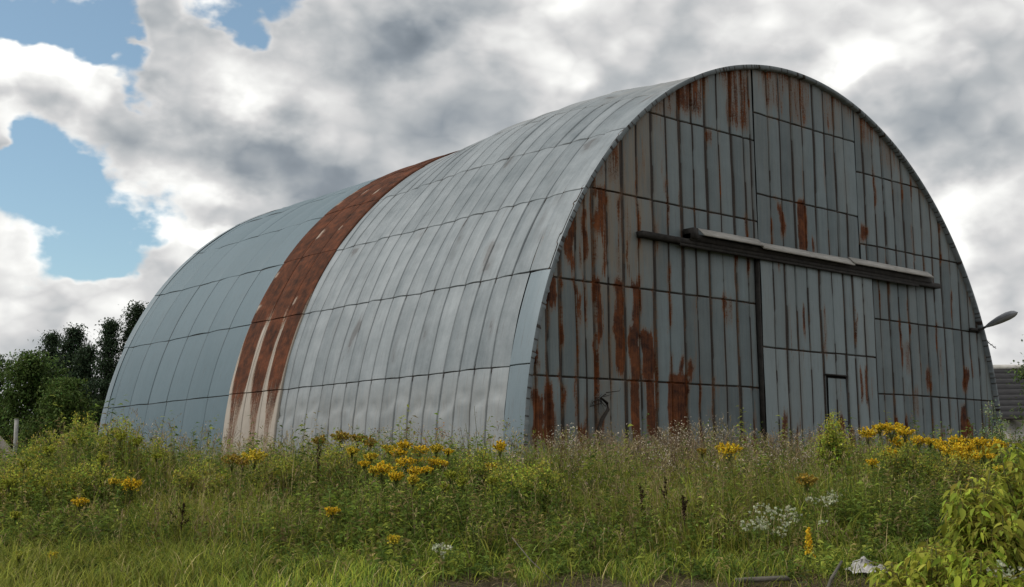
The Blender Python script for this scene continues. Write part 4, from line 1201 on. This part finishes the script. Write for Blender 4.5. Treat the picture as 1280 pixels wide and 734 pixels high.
def leaflets(acc, pos, dirv, length, width, col):
    """bigger curved leaflets: 4 stations along the midrib, folded, tip hanging"""
    n = len(pos); dirv = nrm(dirv); up = np.array([[0, 0, 1.]])
    sd = nrm(np.cross(dirv, up) + 1e-6); roll = RNG.normal(0, .45, n)[:, None]
    nn = nrm(np.cross(sd, dirv)); sd = nrm(sd * np.cos(roll) + nn * np.sin(roll)); nn = nrm(np.cross(sd, dirv))
    st = [(0, .04, 0), (.25, .85, .03), (.55, 1.0, -.02), (.82, .55, -.14), (1, 0, -.30)]
    V = []
    for t, w, dz in st:
        c = pos + dirv * (length * t)[:, None] + up * (length * dz)[:, None]
        if w == 0: V.append(c)
        else:
            h = nn * (width * w * .14)[:, None]
            V += [c - sd * (width * w * .5)[:, None] + h, c, c + sd * (width * w * .5)[:, None] + h]
    V = np.stack(V, 1); k = np.arange(n)[:, None] * 13
    q = np.concatenate([k + np.array([i * 3 + j, i * 3 + j + 1, i * 3 + j + 4, i * 3 + j + 3]) for i in range(3) for j in range(2)])
    t = np.concatenate([k + np.array([9, 10, 12]), k + np.array([10, 11, 12])])
    acc.add(V.reshape(-1, 3), q, t, np.repeat(col, 13, 0))


elder(1280, 534, 6.9, 190, 58, 'tall yellow-green bush with drooping leaves at the right edge')
elder(1216, 572, 6.7, 130, 44, 'middle yellow-green bush with drooping leaves left of the tall one')
elder(1136, 670, 6.4, 130, 44, 'lowest yellow-green bush at the bottom beside the white litter')
elder(1110, 706, 6.2, 80, 16, 'smallest yellow-green bush in front of the lowest one at the bottom')
elder(1222, 672, 5.9, 170, 34, 'darker green drooping bush at the bottom right corner', hue=(.150, .180, .020))


# ------------------------------------------------------------------ trees
def tree(name, px, top, d, wpx, kind, label, hue, nleaf=15000, ls=.10, low=.12, group=None, trunk_r=.14):
    x, y = from_ds(d, (px - 640) / FPX * d); zg = float(gz(x, y)) - .05
    rt = empty(name, (x, y, zg), label, 'tree', group)
    H = (588 - top) * d / FPX - .06 - zg; W = wpx * d / FPX * .5
    T = Acc(); C = Acc(); ts = np.linspace(0, 1, 10)
    wob = np.cumsum(RNG.normal(0, .012 * H, (10, 2)), 0) * .5; wob -= wob[0]
    tk = np.stack([wob[:, 0], wob[:, 1], ts * H * .97], 1)
    T.tube(tk, np.interp(ts, [0, .1, .5, 1], [trunk_r * 1.3, trunk_r, trunk_r * .6, .015]), 8, (1, 1, 1))
    nl = 70 if kind == 'conifer' else 42
    cl = []; wt = []
    for i in range(nl):
        t = low + (1 - low) * (i + RNG.random()) / nl
        t = min(t, .985)
        p0 = np.array([np.interp(t, ts, tk[:, k]) for k in range(3)]); an = i * 2.4 + RNG.normal(0, .5)
        if kind == 'conifer': ln = W * 1.3 * (1.02 - t) ** .95 * RNG.uniform(.55, 1.2) + .12; rise = RNG.uniform(.0, .35) + .5 * t
        else: ln = W * (math.sin(math.pi * min(1, .16 + .84 * t)) ** .6) * RNG.uniform(.5, 1.15) + .1; rise = RNG.uniform(.25, .9)
        s_ = np.linspace(0, 1, 5)
        pts = p0 + np.stack([np.cos(an) * ln * s_, np.sin(an) * ln * s_, ln * rise * s_ - ln * .25 * s_ ** 2], 1) + RNG.normal(0, .03 * ln, (5, 3)) * s_[:, None]
        pts[:, 2] = np.minimum(pts[:, 2], H)
        T.tube(pts, np.linspace(.035 if kind == 'conifer' else .05, .008, 5) * trunk_r / .14 * (1.1 - .7 * t), 5, (1, 1, 1), False)
        for u in np.linspace(.25, 1.05, 6):
            c = pts[0] + (pts[-1] - pts[0]) * u; c[2] = np.interp(u, s_, pts[:, 2]); c = c + RNG.normal(0, .10 * ln + .05, 3)
            cl.append(c); wt.append((.35 + ln) * RNG.uniform(.2, 1.6))
    for k in range(10 if kind == 'conifer' else 4):
        cl.append(tk[-1] + [RNG.normal(0, .06), RNG.normal(0, .06), -RNG.uniform(-.02, .5)]); wt.append(.3)
    cl = np.array(cl); wt = np.array(wt) / sum(wt)
    idx = RNG.choice(len(cl), nleaf, p=wt); rad = (.20 + .16 * W / 2) if kind != 'conifer' else .16 + .07 * W
    tone = RNG.normal(1, .18, len(cl)).clip(.6, 1.5)
    pos = cl[idx] + RNG.normal(0, 1, (nleaf, 3)) * rad * np.array([1, 1, .75]) * RNG.uniform(.3, 1.1, (nleaf, 1))
    pos[:, 2] = np.clip(pos[:, 2], .15, H)
    leaves(C, pos, RNG.normal(0, 1, (nleaf, 3)) + [0, 0, -.2], RNG.uniform(.6, 1.4, nleaf) * ls, RNG.uniform(.35, .7, nleaf) * ls, jcol(hue, nleaf, .18, .08) * tone[idx][:, None], .2)
    T.build('trunk', M['bark'], rt, True); C.build('crown', M['crownleaf'], rt)
    return rt


GT = 'trees behind the left end of the hangar'
CON = (.026, .042, .022); DEC = (.052, .082, .022)
tree('pine_tree', 169, 372, 58, 62, 'conifer', 'tallest dark tree touching the rear edge of the hangar roof', CON, 24000, .13, .1, GT)
tree('pine_tree', 130, 393, 57, 46, 'conifer', 'narrow dark tree with a pointed top standing alone between gaps of sky', CON, 22000, .12, .1, GT)
tree('pine_tree', 84, 402, 60, 74, 'conifer', 'dark tree with two ragged tips left of the narrow pointed tree', CON, 30000, .13, .06, GT)
tree('pine_tree', 64, 410, 61, 60, 'conifer', 'dark tree merging with the left side of the two tipped one', CON, 24000, .13, .06, GT)
tree('pine_tree', 105, 428, 59, 70, 'conifer', 'lower dark tree filling the gap beneath the two tipped tree', CON, 24000, .13, .05, GT)
tree('maple_tree', 32, 436, 52, 84, 'round', 'broad green tree at the left in front of the dark ones', DEC, 20000, .15, .05, GT)
tree('maple_tree', 78, 470, 50, 70, 'round', 'lower mid-green tree right of the broad green tree', (.058, .090, .022), 15000, .14, .04, GT)
tree('maple_tree', -22, 440, 54, 80, 'round', 'dark green tree cut by the left edge of the photo', (.03, .05, .018), 12000, .15, .05, GT)
tree('maple_tree', 128, 500, 53, 60, 'round', 'small green tree low beside the rear corner of the hangar', (.034, .055, .02), 9000, .13, .03, GT)
tree('maple_tree', 1326, 425, 40, 96, 'round', 'green tree cut by the right edge in front of the house', (.055, .085, .024), 9000, .12, .15)

# ================================================================== SKY, SUN, CAMERA
#SECTION sky
SUN_DIR = np.array([-.62, .42, .80]); SUN_DIR = SUN_DIR / np.linalg.norm(SUN_DIR)
SUN_EL = math.asin(SUN_DIR[2]); SUN_AZ = math.atan2(SUN_DIR[0], SUN_DIR[1])
w = bpy.data.worlds.new('World'); SC.world = w; w.use_nodes = True
nt = w.node_tree; nt.nodes.clear(); b = NB(nt)
out = b.n('ShaderNodeOutputWorld'); bg = b.n('ShaderNodeBackground'); b.l(bg.outputs[0], out.inputs[0])
STR = .1; bg.inputs['Strength'].default_value = STR
sky = b.n('ShaderNodeTexSky'); sky.sky_type = 'NISHITA'; sky.sun_disc = False
sky.sun_elevation = SUN_EL; sky.sun_rotation = SUN_AZ; sky.air_density = 1.0; sky.dust_density = .6; sky.ozone_density = 1.6
tc = b.n('ShaderNodeTexCoord'); D = b.v('NORMALIZE', tc.outputs['Generated'])
dr = b.v('DOT_PRODUCT', D, tuple(R0)); df = b.v('DOT_PRODUCT', D, tuple(FH))
sep = b.n('ShaderNodeSeparateXYZ'); b.l(D, sep.inputs[0])
azn = b.m('ARCTAN2', dr, df); eln = b.m('ARCSINE', sep.outputs[2])
cmb = b.n('ShaderNodeCombineXYZ'); b.l(azn, cmb.inputs[0]); b.l(eln, cmb.inputs[1]); AE = cmb.outputs[0]
stretch = b.n('ShaderNodeMapping'); b.l(D, stretch.inputs[0]); stretch.inputs['Scale'].default_value = (1, 1, 1.5); DS = stretch.outputs[0]
wn = b.noise(DS, 5.5, 5, .52, 'Color'); wn2 = b.noise(DS, 19, 4, .55, 'Color')
wv = b.v('ADD', b.v('SCALE', b.v('SUBTRACT', wn, (.5, .5, .5)), .17), b.v('SCALE', b.v('SUBTRACT', wn2, (.5, .5, .5)), .055))
AW = b.v('MULTIPLY', b.v('ADD', AE, wv), (1, 1, 0))


def ae(px, py):
    r = ray(px, py); r = r / np.linalg.norm(r)
    return math.atan2(r @ R0, r @ FH), math.asin(r[2])


def blobs(lst, vec):
    s = None
    for px, py, rx, ry, k in lst:
        a0, e0 = ae(px, py)
        q = b.v('MULTIPLY', b.v('SUBTRACT', vec, (a0, e0, 0)), (FPX / rx, FPX / ry, 0))
        e = b.m('MULTIPLY', b.m('POWER', 2.71828, b.m('MULTIPLY', b.v('DOT_PRODUCT', q, q), -1)), k)
        s = e if s is None else b.m('ADD', s, e)
    return s


HOLES = [(30, 2, 95, 44, 1.25), (140, 25, 50, 40, 1.0), (172, 85, 26, 26, .75), (5, 95, 22, 18, .7), (300, 2, 62, 22, 1.0), (335, 30, 25, 14, .5), (98, 268, 92, 48, 1.35), (165, 302, 50, 30, 1.0), (55, 240, 45, 24, .8), (245, 335, 22, 12, .4),
         (-160, 120, 130, 160, .9), (-320, 300, 160, 90, .8)]
PUFF = [(60, 85, 75, 40, .9), (225, 40, 40, 45, .8), (165, 45, 16, 10, .55), (8, 226, 26, 16, .9), (60, 360, 140, 40, .8)]
DARKS = [(520, 62, 90, 48, 1.15), (330, 182, 95, 50, 1.1), (420, 208, 60, 40, .65), (250, 160, 60, 36, .5), (90, 165, 60, 22, .35), (560, 165, 90, 45, .6), (460, 250, 90, 30, .45), (1150, 100, 110, 45, .55), (1240, 165, 60, 40, .45), (1255, 310, 60, 30, .45),
         (820, 60, 140, 50, .15), (1240, 60, 60, 40, .3), (250, 255, 20, 22, .35), (640, 130, 70, 40, .25)]
BRIGHT = [(75, 95, 70, 40, .5), (170, 265, 60, 30, .2), (60, 345, 90, 30, .4), (1000, 50, 260, 80, .28), (1225, 270, 80, 90, .35), (700, 70, 150, 60, .22), (30, 130, 120, 60, .3), (60, 75, 80, 36, .75), (225, 45, 60, 40, .45), (300, 70, 60, 30, .4), (405, 182, 40, 22, .55), (272, 292, 36, 10, .7), (255, 245, 40, 16, .6), (1205, 215, 55, 38, .85), (1060, 135, 45, 18, .6), (1120, 185, 50, 22, .5), (1045, 54, 28, 12, .6),
          (1230, 75, 40, 14, .3), (90, 370, 140, 45, .6), (1235, 400, 60, 40, .6), (715, 130, 36, 20, .45), (640, 15, 120, 25, .25), (20, 180, 70, 25, .35), (150, 160, 60, 24, .3), (1010, 110, 30, 14, .4)]
def puff(vec):
    wv_ = b.v('ADD', vec, b.v('SCALE', b.v('SUBTRACT', b.noise(vec, 9, 4, .55, 'Color'), (.5, .5, .5)), .10))
    acc_ = None
    for sc_, k_ in ((5.6, .50), (12.5, .30), (29, .20)):
        vn = b.n('ShaderNodeTexVoronoi', feature='F1'); b.l(wv_, vn.inputs['Vector'])
        vn.inputs['Scale'].default_value = sc_
        t_ = b.m('MULTIPLY', b.m('SUBTRACT', 1, vn.outputs['Distance']), k_)
        acc_ = t_ if acc_ is None else b.m('ADD', acc_, t_)
    return acc_


nA = b.noise(DS, 4.2, 6, .55); nC = b.noise(DS, 30, 5, .6)
pf = puff(DS)
pf2 = puff(b.v('ADD', DS, tuple(.026 * (-.8 * R0) + np.array([0, 0, .040]))))
rel = b.m('SUBTRACT', pf, pf2)
cov = b.m('SUBTRACT', b.m('ADD', b.m('ADD', 1.2, b.m('MULTIPLY', b.m('SUBTRACT', pf, .60), 1.7)), blobs(PUFF, AW)), blobs(HOLES, AW))
cov = b.m('ADD', cov, b.m('MULTIPLY', b.m('SUBTRACT', nC, .5), .85))
alpha = b.ss(.12, .62, cov)
hole_soft = blobs(HOLES, AE)
bright = blobs(BRIGHT, AW)
tone = b.m('ADD', b.m('SUBTRACT', b.m('ADD', .70, b.m('MULTIPLY', bright, .34)), b.m('MULTIPLY', blobs(DARKS, AW), .46)), b.m('MULTIPLY', b.m('SUBTRACT', nA, .5), .22))
relk = b.m('ADD', .62, b.m('MULTIPLY', b.m('ADD', bright, hole_soft, None, True), .95))
tone = b.m('ADD', tone, b.m('MULTIPLY', rel, relk))
tone = b.m('ADD', tone, b.m('MULTIPLY', b.m('SUBTRACT', pf, .62), .35))
tone = b.m('ADD', tone, b.m('MULTIPLY', b.m('SUBTRACT', 1, b.ss(.4, .95, cov)), .14), clamp=True)
cc = b.ramp(tone, [(.0, (.130, .155, .182)), (.25, (.215, .242, .270)), (.5, (.365, .382, .395)), (.68, (.515, .515, .516)), (.86, (.70, .70, .685)), (1.0, (.84, .84, .815))])
cloud = b.v('SCALE', cc, 1 / STR)
blue = b.v('ADD', b.v('MULTIPLY', sky.outputs[0], (.82, .92, .86)), (.5, .52, .48))
b.l(b.mix(alpha, blue, cloud), bg.inputs['Color'])
w.cycles.sampling_method = 'MANUAL'; w.cycles.sample_map_resolution = 512

sl = bpy.data.lights.new('sun', 'SUN'); sl.energy = 2.0; sl.angle = 14 * D2R; sl.color = (1, .955, .89)
so = bpy.data.objects.new('sun', sl); COL.objects.link(so)
so.rotation_euler = Vector(tuple(-SUN_DIR)).to_track_quat('-Z', 'Y').to_euler()

cd = bpy.data.cameras.new('camera'); cam = bpy.data.objects.new('camera', cd); COL.objects.link(cam)
cd.sensor_fit = 'HORIZONTAL'; cd.sensor_width = 36; cd.lens = 36 * FPX / 1280; cd.clip_start = .1; cd.clip_end = 3000
cam.matrix_world = Matrix(((R_[0], U_[0], -F_[0], CAM[0]), (R_[1], U_[1], -F_[1], CAM[1]), (R_[2], U_[2], -F_[2], CAM[2]), (0, 0, 0, 1)))
SC.camera = cam
vs = SC.view_settings; vs.view_transform = 'Standard'; vs.look = 'None'; vs.exposure = .40; vs.gamma = 1; vs.use_curve_mapping = False
SC.cycles.max_bounces = 6; SC.cycles.diffuse_bounces = 3; SC.cycles.transmission_bounces = 3; SC.cycles.use_denoising = True
SC.cycles.sample_clamp_indirect = 4
